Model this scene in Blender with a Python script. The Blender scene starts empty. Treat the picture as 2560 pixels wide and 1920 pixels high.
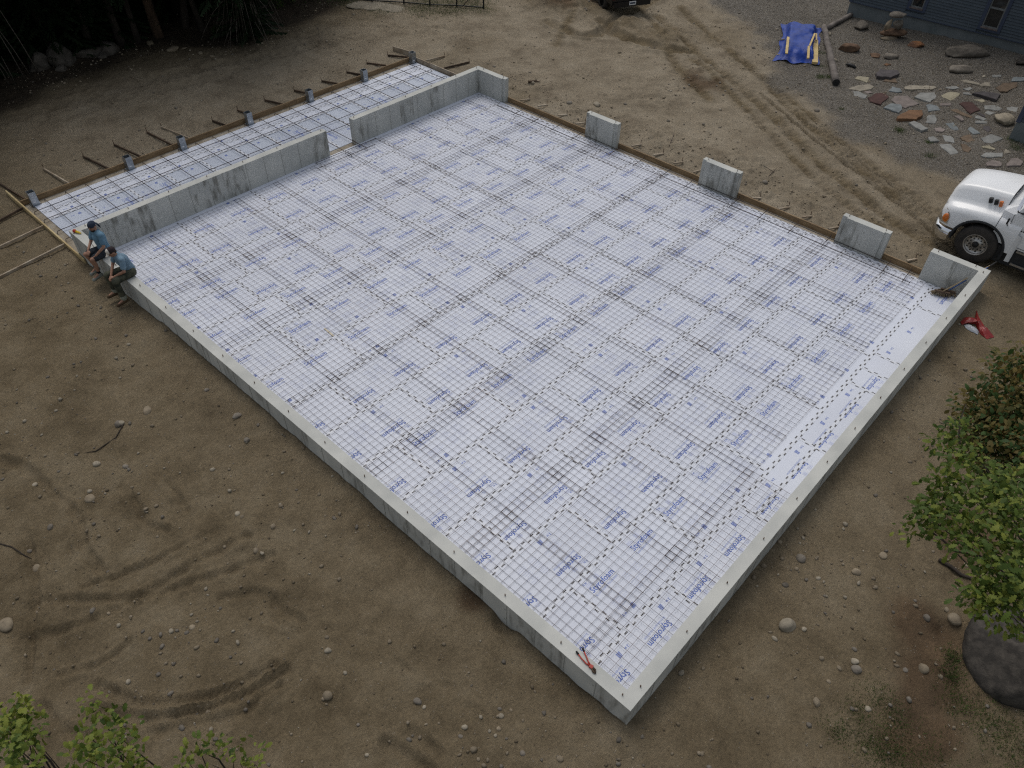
import bpy, math, random
import numpy as np
from mathutils import Vector, Matrix

random.seed(7)
rng = np.random.default_rng(7)
sc = bpy.context.scene
COL = sc.collection

# ------------------------------------------------------------------ camera
FPX = 1909.94                                    # focal length in pixels of the 2560 px wide photograph
CAM = np.array([-4.72575, -1.79714, 11.2956])
RW = np.array([[0.68149988, -0.50455178, 0.53008058],
               [-0.73168072, -0.48381269, 0.48017561],
               [0.01418625, -0.71508935, -0.69888909]])
cd = bpy.data.cameras.new('camera')
cd.sensor_fit = 'HORIZONTAL'; cd.sensor_width = 36.0
cd.lens = 36.0 * FPX / 2560.0
cd.clip_start = 0.1; cd.clip_end = 900.0
camo = bpy.data.objects.new('camera', cd); COL.objects.link(camo)
mx = Matrix.Identity(4)
for r_ in range(3):
    mx[r_][0] = RW[r_][0]; mx[r_][1] = -RW[r_][1]; mx[r_][2] = -RW[r_][2]; mx[r_][3] = CAM[r_]
camo.matrix_world = mx
sc.camera = camo

# ------------------------------------------------------------------ sky, sun, exposure (overcast)
SUN_EL, SUN_AZ = math.radians(60), math.radians(58)    # azimuth: the light comes from +X +Y
w = bpy.data.worlds.new('World'); sc.world = w; w.use_nodes = True
nt = w.node_tree; nt.nodes.clear()
sky = nt.nodes.new('ShaderNodeTexSky'); sky.sky_type = 'NISHITA'; sky.sun_disc = False
sky.sun_elevation = SUN_EL; sky.sun_rotation = math.pi / 2 - SUN_AZ
sky.air_density = 1.6; sky.dust_density = 4.0; sky.ozone_density = 1.0
bg = nt.nodes.new('ShaderNodeBackground'); bg.inputs['Strength'].default_value = 0.138
out = nt.nodes.new('ShaderNodeOutputWorld')
hs0 = nt.nodes.new('ShaderNodeHueSaturation'); hs0.inputs['Saturation'].default_value = 0.42   # cloud cover: a whiter sky
nt.links.new(sky.outputs[0], hs0.inputs['Color']); nt.links.new(hs0.outputs[0], bg.inputs[0]); nt.links.new(bg.outputs[0], out.inputs[0])
sl = bpy.data.lights.new('sun', 'SUN'); sl.energy = 0.82; sl.angle = math.radians(28); sl.color = (1.0, 0.965, 0.91)
so = bpy.data.objects.new('sun', sl); COL.objects.link(so)
sd = Vector((math.cos(SUN_EL) * math.cos(SUN_AZ), math.cos(SUN_EL) * math.sin(SUN_AZ), math.sin(SUN_EL)))
so.rotation_euler = sd.to_track_quat('Z', 'Y').to_euler(); so.location = (20, 20, 40)
vs = sc.view_settings
vs.view_transform = 'Standard'; vs.look = 'None'; vs.gamma = 1.0; vs.use_curve_mapping = False
vs.exposure = -0.36
sc.cycles.filter_width = 1.25
sc.cycles.use_denoising = False               # keep the fine print and wires crisp

# ------------------------------------------------------------------ helpers
def at(x, y, z):
    "the place in the world that the photograph shows at pixel x, y, on the level z"
    r = RW @ np.array([x - 1280.0, y - 960.0, FPX])
    return CAM + r * ((z - CAM[2]) / r[2])

def along(x, y, d):
    "the place d metres from the camera in the direction of pixel x, y"
    r = RW @ np.array([x - 1280.0, y - 960.0, FPX])
    return CAM + r / np.linalg.norm(r) * d

WL = {}                                          # world location of every object built
def tag(o, label=None, cat=None, group=None, kind=None):
    if label: o['label'] = label
    if cat: o['category'] = cat
    if group: o['group'] = group
    if kind: o['kind'] = kind
    return o

def thing(name, loc, label, cat, group=None):
    o = bpy.data.objects.new(name, None); COL.objects.link(o)
    o.location = Vector(loc); o.empty_display_size = 0.2
    WL[o] = np.array(loc, float)
    return tag(o, label, cat, group)

def put(name, data, parent=None, loc=(0, 0, 0), rotz=0.0):
    o = bpy.data.objects.new(name, data); COL.objects.link(o)
    o.parent = parent; o.location = Vector(loc); o.rotation_euler = (0, 0, rotz)
    WL[o] = np.array(loc, float) + (WL[parent] if parent is not None else 0)
    return o

def rotm(ax, ang):
    return np.array(Matrix.Rotation(ang, 3, ax))

class MB:
    def __init__(s): s.v = []; s.f = []; s.m = []
    def add(s, vs_, fs_, mi=0):
        b = len(s.v)
        s.v.extend([tuple(map(float, p)) for p in vs_])
        for f in fs_:
            s.f.append(tuple(b + i for i in f)); s.m.append(mi)
        return s
    def box(s, c, size, R=None, mi=0):
        c = np.array(c, float); h = np.array(size, float) / 2
        P = np.array([[i, j, k] for k in (-1, 1) for j in (-1, 1) for i in (-1, 1)], float) * h
        if R is not None: P = P @ R.T
        return s.add(P + c, [(0, 2, 3, 1), (4, 5, 7, 6), (0, 1, 5, 4), (2, 6, 7, 3), (0, 4, 6, 2), (1, 3, 7, 5)], mi)
    def span(s, x0, x1, y0, y1, z0, z1, mi=0):
        return s.box(((x0 + x1) / 2, (y0 + y1) / 2, (z0 + z1) / 2), (x1 - x0, y1 - y0, z1 - z0), None, mi)
    def beam(s, p, q, wd, ht, mi=0):
        p = np.array(p, float); q = np.array(q, float); d = q - p; L = np.linalg.norm(d); d /= L
        side = np.cross(d, [0, 0, 1.0])
        if np.linalg.norm(side) < 1e-4: side = np.array([1.0, 0, 0])
        side /= np.linalg.norm(side); up = np.cross(side, d)
        return s.box((p + q) / 2, (L, wd, ht), np.array([d, side, up]).T, mi)
    def tube(s, pts, r, n=6, caps=True, mi=0):
        pts = [np.array(p, float) for p in pts]; k = len(pts)
        rr = [r] * k if np.isscalar(r) else list(r)
        vs_, fs_ = [], []; ref = None
        for i, p in enumerate(pts):
            d = pts[min(i + 1, k - 1)] - pts[max(i - 1, 0)]; d = d / (np.linalg.norm(d) + 1e-9)
            if ref is None:
                ref = np.array([0, 0, 1.0]) if abs(d[2]) < .9 else np.array([1.0, 0, 0])
            a = np.cross(d, ref); a /= np.linalg.norm(a) + 1e-9; b = np.cross(a, d); ref = b
            for j in range(n):
                t = 2 * math.pi * j / n + math.pi / n
                vs_.append(p + rr[i] * (math.cos(t) * a + math.sin(t) * b))
        for i in range(k - 1):
            for j in range(n):
                fs_.append((i * n + j, i * n + (j + 1) % n, (i + 1) * n + (j + 1) % n, (i + 1) * n + j))
        if caps:
            fs_.append(tuple(range(n - 1, -1, -1))); fs_.append(tuple((k - 1) * n + j for j in range(n)))
        return s.add(vs_, fs_, mi)
    def prism(s, poly, z0, z1, mi=0, inset=0.0):
        n = len(poly); P = np.array(poly, float); c = P.mean(0)
        zt = [z1] * n if np.isscalar(z1) else z1
        vs_ = [(p[0], p[1], z0) for p in P]
        if inset:
            vs_ += [(p[0], p[1], zt[i] - inset * .7) for i, p in enumerate(P)]
            Q = c + (P - c) * (1 - inset / (np.linalg.norm(P - c, axis=1).mean() + 1e-6))
            vs_ += [(p[0], p[1], zt[i]) for i, p in enumerate(Q)]
            rings = 3
        else:
            vs_ += [(p[0], p[1], zt[i]) for i, p in enumerate(P)]; rings = 2
        fs_ = [tuple(range(n - 1, -1, -1)), tuple((rings - 1) * n + i for i in range(n))]
        for k in range(rings - 1):
            fs_ += [(k * n + i, k * n + (i + 1) % n, (k + 1) * n + (i + 1) % n, (k + 1) * n + i) for i in range(n)]
        return s.add(vs_, fs_, mi)
    def ball(s, c, r, n=10, m=7, R=None, mi=0):
        r = np.array([r, r, r] if np.isscalar(r) else r, float); vs_ = []; fs_ = []
        for i in range(m + 1):
            ph = math.pi * i / m
            for j in range(n):
                t = 2 * math.pi * j / n
                vs_.append(r * np.array([math.sin(ph) * math.cos(t), math.sin(ph) * math.sin(t), math.cos(ph)]))
        vs_ = np.array(vs_)
        if R is not None: vs_ = vs_ @ np.array(R).T
        for i in range(m):
            for j in range(n):
                fs_.append((i * n + j, (i + 1) * n + j, (i + 1) * n + (j + 1) % n, i * n + (j + 1) % n))
        return s.add(vs_ + np.array(c, float), fs_, mi)
    def loft(s, secs, closed=False, cap=False, mi=0):
        n = len(secs[0]); vs_ = [p for q in secs for p in q]; fs_ = []
        for i in range(len(secs) - 1):
            for j in range(n if closed else n - 1):
                k = (j + 1) % n
                fs_.append((i * n + j, i * n + k, (i + 1) * n + k, (i + 1) * n + j))
        if cap:
            fs_.append(tuple(range(n - 1, -1, -1))); fs_.append(tuple((len(secs) - 1) * n + j for j in range(n)))
        return s.add(vs_, fs_, mi)
    def mesh(s, name, mats, origin=(0, 0, 0), smooth=False):
        me = bpy.data.meshes.new(name)
        V = np.array(s.v, float) - np.array(origin, float)
        me.from_pydata(V.tolist(), [], s.f)
        for m_ in (mats if isinstance(mats, (list, tuple)) else [mats]): me.materials.append(m_)
        if isinstance(mats, (list, tuple)) and len(mats) > 1:
            me.polygons.foreach_set('material_index', s.m)
        if smooth: me.polygons.foreach_set('use_smooth', [True] * len(s.f))
        me.update(); return me
    def build(s, name, mats, parent=None, smooth=False, origin=None, local=False):
        if local: org = (0, 0, 0)
        elif parent is not None: org = WL[parent]
        else: org = origin if origin is not None else (0, 0, 0)
        me = s.mesh(name, mats, org, smooth)
        return put(name, me, parent, (0, 0, 0) if parent is not None else (org if not local else (0, 0, 0)))

def fast_mesh(name, V, T, mats, smooth=False):
    "triangles or quads from numpy arrays"
    me = bpy.data.meshes.new(name); V = np.asarray(V, np.float32); T = np.asarray(T, np.int32); k = T.shape[1]
    me.vertices.add(len(V)); me.vertices.foreach_set('co', V.ravel())
    me.loops.add(T.size); me.loops.foreach_set('vertex_index', T.ravel())
    me.polygons.add(len(T)); me.polygons.foreach_set('loop_start', np.arange(len(T), dtype=np.int32) * k)
    if smooth: me.polygons.foreach_set('use_smooth', np.ones(len(T), bool))
    for m_ in (mats if isinstance(mats, (list, tuple)) else [mats]): me.materials.append(m_)
    me.update(calc_edges=True); return me

ORD = ['first', 'second', 'third', 'fourth', 'fifth', 'sixth', 'seventh', 'eighth', 'ninth', 'tenth', 'eleventh', 'twelfth', 'thirteenth',
       'fourteenth', 'fifteenth', 'sixteenth', 'seventeenth', 'eighteenth', 'nineteenth', 'twentieth', 'twenty-first', 'twenty-second',
       'twenty-third', 'twenty-fourth', 'twenty-fifth', 'twenty-sixth', 'twenty-seventh', 'twenty-eighth', 'twenty-ninth', 'thirtieth']

# ------------------------------------------------------------------ value noise for the terrain
TAB = rng.random((256, 256))
def vn(x, y, fr, seed=0):
    x = np.asarray(x, float) * fr + seed * 17.3; y = np.asarray(y, float) * fr + seed * 31.7
    i = np.floor(x).astype(int); j = np.floor(y).astype(int); u = x - i; v = y - j
    u = u * u * (3 - 2 * u); v = v * v * (3 - 2 * v)
    a = TAB[i & 255, j & 255]; b = TAB[(i + 1) & 255, j & 255]; c = TAB[i & 255, (j + 1) & 255]; d = TAB[(i + 1) & 255, (j + 1) & 255]
    return (a * (1 - u) + b * u) * (1 - v) + (c * (1 - u) + d * u) * v - .5

# ------------------------------------------------------------------ materials
def mat(name, c1, c2=None, scale=4.0, rough=.8, bump=0.0, bscale=None, metal=0.0, stretch=(1, 1, 1), spec=.3, bdist=.02, rnd=0.0, lo=.35, hi=.65):
    m = bpy.data.materials.new(name); m.use_nodes = True
    n = m.node_tree.nodes; l = m.node_tree.links; b = n['Principled BSDF']
    b.inputs['Roughness'].default_value = rough; b.inputs['Metallic'].default_value = metal
    b.inputs['Specular IOR Level'].default_value = spec
    tc = n.new('ShaderNodeTexCoord'); mp = n.new('ShaderNodeMapping'); mp.inputs['Scale'].default_value = stretch
    l.new(tc.outputs['Object'], mp.inputs['Vector'])
    src = mp.outputs['Vector']; oi = None
    if rnd:
        oi = n.new('ShaderNodeObjectInfo'); va = n.new('ShaderNodeVectorMath'); va.operation = 'ADD'
        cm = n.new('ShaderNodeVectorMath'); cm.operation = 'SCALE'; cm.inputs['Scale'].default_value = 37.0
        cb = n.new('ShaderNodeCombineXYZ')
        for k_ in range(3): l.new(oi.outputs['Random'], cb.inputs[k_])
        l.new(cb.outputs[0], cm.inputs[0]); l.new(src, va.inputs[0]); l.new(cm.outputs[0], va.inputs[1]); src = va.outputs[0]
    nz = n.new('ShaderNodeTexNoise'); nz.inputs['Scale'].default_value = scale; nz.inputs['Detail'].default_value = 6
    l.new(src, nz.inputs['Vector'])
    rp = n.new('ShaderNodeValToRGB'); c2 = c2 or tuple(.75 * v for v in c1)
    rp.color_ramp.elements[0].position = lo; rp.color_ramp.elements[1].position = hi
    rp.color_ramp.elements[0].color = (*c2, 1); rp.color_ramp.elements[1].color = (*c1, 1)
    l.new(nz.outputs['Fac'], rp.inputs[0]); col = rp.outputs[0]
    if rnd:
        hs = n.new('ShaderNodeHueSaturation'); mr = n.new('ShaderNodeMapRange')
        mr.inputs['To Min'].default_value = 1 - rnd; mr.inputs['To Max'].default_value = 1 + rnd
        l.new(oi.outputs['Random'], mr.inputs[0]); l.new(mr.outputs[0], hs.inputs['Value']); l.new(col, hs.inputs['Color']); col = hs.outputs[0]
    l.new(col, b.inputs['Base Color'])
    if bump:
        n2 = n.new('ShaderNodeTexNoise'); n2.inputs['Scale'].default_value = bscale or scale * 4; n2.inputs['Detail'].default_value = 8
        l.new(src, n2.inputs['Vector'])
        bp = n.new('ShaderNodeBump'); bp.inputs['Strength'].default_value = bump; bp.inputs['Distance'].default_value = bdist
        l.new(n2.outputs['Fac'], bp.inputs['Height']); l.new(bp.outputs[0], b.inputs['Normal'])
    return m

def nod(m): return m.node_tree.nodes, m.node_tree.links, m.node_tree.nodes['Principled BSDF']

def concrete_material():
    m = mat('concrete', (.53, .53, .495), (.43, .435, .41), 1.6, .85, .25, 60, bdist=.006)
    n, l, b = nod(m)
    src = b.inputs['Base Color'].links[0].from_socket
    geo = n.new('ShaderNodeNewGeometry'); sp = n.new('ShaderNodeSeparateXYZ'); l.new(geo.outputs['Position'], sp.inputs[0])
    sm = n.new('ShaderNodeMath'); sm.operation = 'ADD'; l.new(sp.outputs[0], sm.inputs[0]); l.new(sp.outputs[1], sm.inputs[1])
    dv = n.new('ShaderNodeMath'); dv.operation = 'DIVIDE'; dv.inputs[1].default_value = .61; l.new(sm.outputs[0], dv.inputs[0])
    fl = n.new('ShaderNodeMath'); fl.operation = 'FLOOR'; l.new(dv.outputs[0], fl.inputs[0])
    wn = n.new('ShaderNodeTexWhiteNoise'); wn.noise_dimensions = '1D'; l.new(fl.outputs[0], wn.inputs['W'])
    # mottled form panels: some faces of the pour are blotchy
    mp = n.new('ShaderNodeMapping'); mp.inputs['Scale'].default_value = (7, 7, 2.2); l.new(geo.outputs['Position'], mp.inputs[0])
    nz = n.new('ShaderNodeTexNoise'); nz.inputs['Scale'].default_value = 1.0; nz.inputs['Detail'].default_value = 7; l.new(mp.outputs[0], nz.inputs['Vector'])
    rp = n.new('ShaderNodeValToRGB'); rp.color_ramp.elements[0].position = .47; rp.color_ramp.elements[1].position = .70
    l.new(nz.outputs['Fac'], rp.inputs[0])
    gt = n.new('ShaderNodeMath'); gt.operation = 'GREATER_THAN'; gt.inputs[1].default_value = .52; l.new(wn.outputs['Value'], gt.inputs[0])
    nm = n.new('ShaderNodeSeparateXYZ'); l.new(geo.outputs['Normal'], nm.inputs[0])
    ab = n.new('ShaderNodeMath'); ab.operation = 'ABSOLUTE'; l.new(nm.outputs[2], ab.inputs[0])
    lt = n.new('ShaderNodeMath'); lt.operation = 'LESS_THAN'; lt.inputs[1].default_value = .5; l.new(ab.outputs[0], lt.inputs[0])
    f1 = n.new('ShaderNodeMath'); f1.operation = 'MULTIPLY'; l.new(rp.outputs[0], f1.inputs[0]); l.new(gt.outputs[0], f1.inputs[1])
    f2 = n.new('ShaderNodeMath'); f2.operation = 'MULTIPLY'; l.new(f1.outputs[0], f2.inputs[0]); l.new(lt.outputs[0], f2.inputs[1])
    f3 = n.new('ShaderNodeMath'); f3.operation = 'MULTIPLY'; f3.inputs[1].default_value = 1.0; l.new(f2.outputs[0], f3.inputs[0])
    mxn = n.new('ShaderNodeMix'); mxn.data_type = 'RGBA'; l.new(f3.outputs[0], mxn.inputs['Factor'])
    l.new(src, mxn.inputs['A']); mxn.inputs['B'].default_value = (.22, .215, .19, 1)
    # each pour panel a little lighter or darker
    hs = n.new('ShaderNodeHueSaturation'); mr = n.new('ShaderNodeMapRange')
    mr.inputs['To Min'].default_value = 1.0; mr.inputs['To Max'].default_value = .86
    vv = n.new('ShaderNodeMath'); vv.operation = 'MULTIPLY'; l.new(wn.outputs['Value'], vv.inputs[0]); l.new(lt.outputs[0], vv.inputs[1]); l.new(vv.outputs[0], mr.inputs[0])
    l.new(mr.outputs[0], hs.inputs['Value']); l.new(mxn.outputs['Result'], hs.inputs['Color']); l.new(hs.outputs[0], b.inputs['Base Color'])
    return m

def ground_material():
    m = bpy.data.materials.new('soil'); m.use_nodes = True; n, l, b = nod(m)
    b.inputs['Roughness'].default_value = .95; b.inputs['Specular IOR Level'].default_value = .15
    geo = n.new('ShaderNodeNewGeometry'); P = geo.outputs['Position']
    at_ = n.new('ShaderNodeVertexColor'); at_.layer_name = 'soil'; sep = n.new('ShaderNodeSeparateColor'); l.new(at_.outputs['Color'], sep.inputs[0])
    def noise(s, d=6, rough=.6):
        q = n.new('ShaderNodeTexNoise'); q.inputs['Scale'].default_value = s; q.inputs['Detail'].default_value = d; q.inputs['Roughness'].default_value = rough
        l.new(P, q.inputs['Vector']); return q.outputs['Fac']
    def ramp(f, *st):
        q = n.new('ShaderNodeValToRGB'); e = q.color_ramp.elements
        while len(e) < len(st): e.new(.5)
        for k_, (p_, c_) in enumerate(st): e[k_].position = p_; e[k_].color = (*c_, 1)
        l.new(f, q.inputs[0]); return q.outputs[0]
    def mix(f, a, c, mode='MIX'):
        q = n.new('ShaderNodeMix'); q.data_type = 'RGBA'; q.blend_type = mode
        if hasattr(f, 'links'): l.new(f, q.inputs['Factor'])
        else: q.inputs['Factor'].default_value = f
        for k_, v in (('A', a), ('B', c)):
            if hasattr(v, 'links'): l.new(v, q.inputs[k_])
            else: q.inputs[k_].default_value = (*v, 1)
        return q.outputs['Result']
    tan = ramp(noise(.9, 12, .72), (.28, (.140, .112, .078)), (.5, (.240, .200, .145)), (.70, (.305, .260, .195)))
    loam_shaded = ramp(noise(1.0, 12, .72), (.28, (.084, .063, .036)), (.5, (.157, .122, .075)), (.72, (.212, .172, .114)))
    c = mix(sep.outputs[1], tan, loam_shaded)                       # G: browner soil, darkened too for lens falloff and rut shade
    red = ramp(noise(1.7, 7), (.35, (.065, .042, .025)), (.65, (.125, .082, .048)))
    c = mix(sep.outputs[2], c, red)                          # B: ochre subsoil
    vo = n.new('ShaderNodeTexVoronoi'); vo.inputs['Scale'].default_value = 38; l.new(P, vo.inputs['Vector'])
    vs_ = n.new('ShaderNodeSeparateColor'); l.new(vo.outputs['Color'], vs_.inputs[0])
    grav = ramp(vs_.outputs[0], (.0, (.075, .066, .055)), (.55, (.175, .157, .132)), (.93, (.27, .255, .235)), (.97, (.42, .41, .39)))
    grav = mix(.45, grav, ramp(noise(.6, 5), (.35, (.125, .108, .085)), (.65, (.205, .182, .150))))
    c = mix(sep.outputs[0], c, grav)                         # R: crushed stone
    c = mix(at_.outputs['Alpha'], c, ramp(noise(6, 8, .7), (.35, (.022, .017, .012)), (.65, (.055, .041, .028))))   # A: leaf litter
    fine = ramp(noise(17, 10, .8), (.25, (.58, .58, .58)), (.5, (1., 1., 1.)), (.78, (1.38, 1.36, 1.32)))
    c = mix(1.0, c, fine, 'MULTIPLY')
    v2 = n.new('ShaderNodeTexVoronoi'); v2.inputs['Scale'].default_value = 19; l.new(P, v2.inputs['Vector'])
    dot = ramp(v2.outputs['Distance'], (.10, (1, 1, 1)), (.17, (0, 0, 0)))
    s2 = n.new('ShaderNodeSeparateColor'); l.new(v2.outputs['Color'], s2.inputs[0])
    pick = ramp(s2.outputs[1], (.80, (0, 0, 0)), (.83, (1, 1, 1)))
    dm = n.new('ShaderNodeMath'); dm.operation = 'MULTIPLY'; l.new(dot, dm.inputs[0]); l.new(pick, dm.inputs[1])
    d2 = n.new('ShaderNodeMath'); d2.operation = 'MULTIPLY'; d2.inputs[1].default_value = .55; l.new(dm.outputs[0], d2.inputs[0])
    c = mix(d2.outputs[0], c, (.34, .315, .28))
    l.new(c, b.inputs['Base Color'])
    add = n.new('ShaderNodeMath'); add.operation = 'ADD'; l.new(noise(22, 9, .75), add.inputs[0])
    mm = n.new('ShaderNodeMath'); mm.operation = 'MULTIPLY'; l.new(vo.outputs['Distance'], mm.inputs[0]); l.new(sep.outputs[0], mm.inputs[1]); l.new(mm.outputs[0], add.inputs[1])
    bp = n.new('ShaderNodeBump'); bp.inputs['Strength'].default_value = .9; bp.inputs['Distance'].default_value = .05
    l.new(add.outputs[0], bp.inputs['Height']); l.new(bp.outputs[0], b.inputs['Normal'])
    return m

CONC = concrete_material()
SOIL = ground_material()
SEAM = mat('seam_fin', (.36, .36, .33), (.22, .22, .20), 9, .9)
FOAM = mat('foam', (.655, .685, .765), (.61, .64, .725), .7, .55, .05, 30, rnd=.025, spec=.35)
FOAM2 = mat('foam_blue_grey', (.50, .545, .635), (.45, .49, .58), .7, .55, .05, 30, rnd=.05, spec=.35)
INK = mat('ink_blue', (.085, .145, .44), (.11, .17, .47), 30, .6)
INKP = mat('ink_pale', (.47, .51, .70), (.56, .60, .75), 40, .6)
INKM = mat('ink_mid', (.19, .25, .54), (.25, .31, .58), 40, .6)
TAPE = mat('tape', (.66, .685, .745), (.61, .635, .70), 9, .45, spec=.4)
TINK = mat('tape_ink', (.050, .042, .038), (.085, .072, .062), 40, .5)
WIRE = mat('mesh_wire', (.075, .068, .075), (.10, .062, .050), 1.3, .55, metal=.5, rnd=.25)
REBAR = mat('rebar', (.045, .044, .05), (.075, .045, .035), 3, .55, .4, 200, metal=.55, bdist=.004, rnd=.2)
RUST = mat('rust', (.13, .065, .035), (.07, .035, .022), 12, .85, .3, 90)
GALV = mat('galvanised', (.44, .47, .50), (.30, .335, .37), 5, .38, metal=.85, rnd=.08)
FORM = mat('form_board', (.26, .180, .100), (.165, .108, .058), 2.2, .75, .25, 30, stretch=(1, 1, 7), bdist=.004, rnd=.10)
FORMP = mat('new_board', (.50, .40, .22), (.38, .28, .14), 2.2, .75, .25, 30, stretch=(2, .4, 7), bdist=.004, rnd=.1)
STICK = mat('stake_wood', (.42, .36, .28), (.25, .19, .13), 3, .8, rnd=.15)
DSTICK = mat('dark_stake', (.11, .075, .05), (.055, .038, .027), 4, .85, rnd=.2)
SAND = mat('sand_bed', (.36, .325, .27), (.25, .21, .155), 3, .95, .4, 40)
BLACK = mat('black', (.012, .012, .013), (.02, .02, .02), 8, .55)
RUBBER = mat('rubber', (.03, .028, .027), (.055, .048, .042), 5, .85, .3, 60)
REDM = mat('red_paint', (.42, .035, .02), (.30, .03, .02), 10, .4)
WHITEP = mat('white_paint', (.80, .81, .82), (.77, .78, .79), 2, .22, spec=.5)
CHROME = mat('chrome', (.72, .73, .75), (.66, .67, .69), 3, .14, metal=1.0)
ALU = mat('aluminium', (.50, .49, .47), (.38, .36, .34), 12, .4, metal=.8)
AMBER = mat('amber', (.62, .17, .015), (.5, .12, .01), 9, .25, spec=.6)
GLASS = mat('dark_glass', (.018, .021, .024), (.012, .014, .016), 2, .06, spec=.8)
# ------------------------------------------------------------------ the ground
LX, LY, T = 15.24, 18.288, 0.23                 # outer size and thickness of the foundation walls; their top is z = 0
FZ = -0.85                                       # top of the foam boards
PY = 22.02                                       # inner face of the front porch form board

def seg_dist(x, y, pts):
    "distance to a polyline and the length along it"
    best = np.full(np.shape(x), 1e9); arc = np.zeros(np.shape(x)); s0 = 0.0
    for (a, b) in zip(pts[:-1], pts[1:]):
        a = np.array(a[:2]); b = np.array(b[:2]); d = b - a; L = np.linalg.norm(d)
        t = np.clip(((x - a[0]) * d[0] + (y - a[1]) * d[1]) / (L * L), 0, 1)
        q = np.hypot(x - a[0] - t * d[0], y - a[1] - t * d[1]); k = q < best
        best = np.where(k, q, best); arc = np.where(k, s0 + t * L, arc); s0 += L
    return best, arc

def pl(*px): return [at(x, y, -.68) for x, y in px]
def sm(pts, k=4):
    "Catmull-Rom through the points"
    P = [np.array(p, float) for p in pts]; P = [2 * P[0] - P[1]] + P + [2 * P[-1] - P[-2]]; o = []
    for i in range(1, len(P) - 2):
        for j in range(k):
            t = j / k
            o.append(.5 * (2 * P[i] + (P[i + 1] - P[i - 1]) * t + (2 * P[i - 1] - 5 * P[i] + 4 * P[i + 1] - P[i + 2]) * t * t + (3 * P[i] - P[i - 1] - 3 * P[i + 1] + P[i + 2]) * t ** 3))
    return o + [P[-2]]

# ruts: path, half width, depth, berm, tread
RUTS = [
    (pl((1700, 20), (1800, 110), (1890, 185), (1990, 285), (2110, 385), (2230, 480), (2350, 560)), .16, .07, .035, 1),
    (pl((1640, 40), (1760, 150), (1860, 230), (1960, 320), (2060, 415), (2170, 500), (2300, 590), (2400, 640)), .17, .085, .04, 1),
    (pl((1850, 150), (1950, 230), (2060, 320), (2180, 410), (2300, 500), (2370, 545)), .12, .05, .03, 1),
    (pl((1730, 150), (1830, 240), (1920, 330), (1990, 400), (2080, 480), (2200, 560)), .14, .05, .03, 1),
    (pl((1900, 235), (2010, 330), (2130, 420), (2260, 520), (2360, 600)), .055, .09, .03, 0),
    (pl((1985, 288), (2090, 352), (2200, 440), (2330, 532)), .05, .08, .03, 0),
    (pl((1370, 60), (1470, 90), (1560, 40), (1640, 0)), .2, .07, .05, 0),
    (pl((1500, 60), (1560, 95), (1640, 120), (1720, 130)), .22, .08, .05, 0),
    (pl((1600, 25), (1650, 90), (1690, 170), (1770, 250)), .16, .06, .04, 1),
    (pl((1440, 30), (1410, 70), (1390, 110)), .15, .05, .03, 1),
    (pl((900, 62), (1000, 66), (1100, 70)), .10, .05, .02, 1),
    (pl((0, 300), (180, 250), (420, 190), (650, 140), (820, 110)), .3, .04, .02, 0),
    (pl((160, 290), (330, 240), (560, 190)), .2, .04, .02, 0),
    # machine tracks in the foreground
    (pl((60, 1320), (85, 1450), (80, 1560), (70, 1700)), .09, .05, .02, 0),
    (pl((680, 1395), (500, 1460), (300, 1500), (90, 1500)), .10, .05, .025, 0),
    (pl((620, 1350), (470, 1425), (250, 1545), (60, 1600)), .11, .055, .03, 0),
    (pl((540, 1330), (400, 1400), (210, 1470)), .08, .04, .02, 0),
    (pl((0, 1150), (60, 1170), (130, 1230), (190, 1290), (215, 1380), (255, 1430)), .12, .06, .03, 0),
    (pl((300, 1220), (345, 1265), (360, 1310), (420, 1330)), .09, .05, .025, 0),
    (pl((390, 1190), (440, 1240), (470, 1280)), .08, .04, .02, 0),
    (pl((250, 1715), (330, 1755), (420, 1762), (540, 1740), (690, 1670)), .09, .055, .03, 0),
    (pl((150, 1690), (260, 1660), (330, 1610)), .08, .06, .03, 0),
    (pl((230, 1770), (340, 1800), (470, 1790), (620, 1740), (720, 1680)), .09, .05, .03, 0),
    (pl((110, 1770), (160, 1830), (250, 1850)), .1, .05, .03, 0),
    (pl((560, 1500), (660, 1490), (700, 1530), (760, 1560)), .1, .05, .025, 0),
    (pl((330, 1860), (460, 1820), (600, 1790), (700, 1720)), .09, .04, .025, 0),
    (pl((960, 1860), (1020, 1895), (1080, 1930)), .1, .05, .03, 0),
    (pl((1030, 1835), (1100, 1890)), .1, .04, .03, 0),
]
RUTS = [(sm(p), a * (.78 if d == 0 and a < .13 else 1), b * (1.6 if d == 0 else .75), c * (1.35 if d == 0 else .6), d) for p, a, b, c, d in RUTS]
PRINTS = [(800 + a * .3165, 1400 + b * .3165, an) for a, b, an in
          [(160, 340, 1.9), (370, 590, 2.3), (640, 830, 1.9), (850, 1020, 2.3), (980, 990, 2.2), (1230, 1180, 1.8), (60, 530, 2.0), (1120, 1150, 2.0), (700, 870, 1.9)]]
HOLES = [(1419, 111, .45, .10), (1510, 85, .5, .12), (1300, 85, .5, .06), (305, 945, .35, .06), (1265, 1565, .22, .12), (1292, 90, .3, .05)]
HOLES = [(*at(a, b, -.68)[:2], r, d) for a, b, r, d in HOLES]
MOUNDS = [(1400, 20, 1.3, .35), (1350, 8, 1.2, .30), (1480, 30, 1.0, .22), (1560, 65, 1.1, .2), (1660, 95, 1.3, .2), (1750, 190, 1.2, .14), (1590, 335, .6, .10), (1650, 240, .8, .08), (1515, 240, .5, .10),
          (1850, 410, .8, .1), (2050, 610, .8, .1), (2330, 700, 1.2, .12), (1330, 210, .5, .07), (1400, 265, .5, .08), (2420, 1640, 1.0, .1), (2490, 1500, 1.2, .2)]
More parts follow.
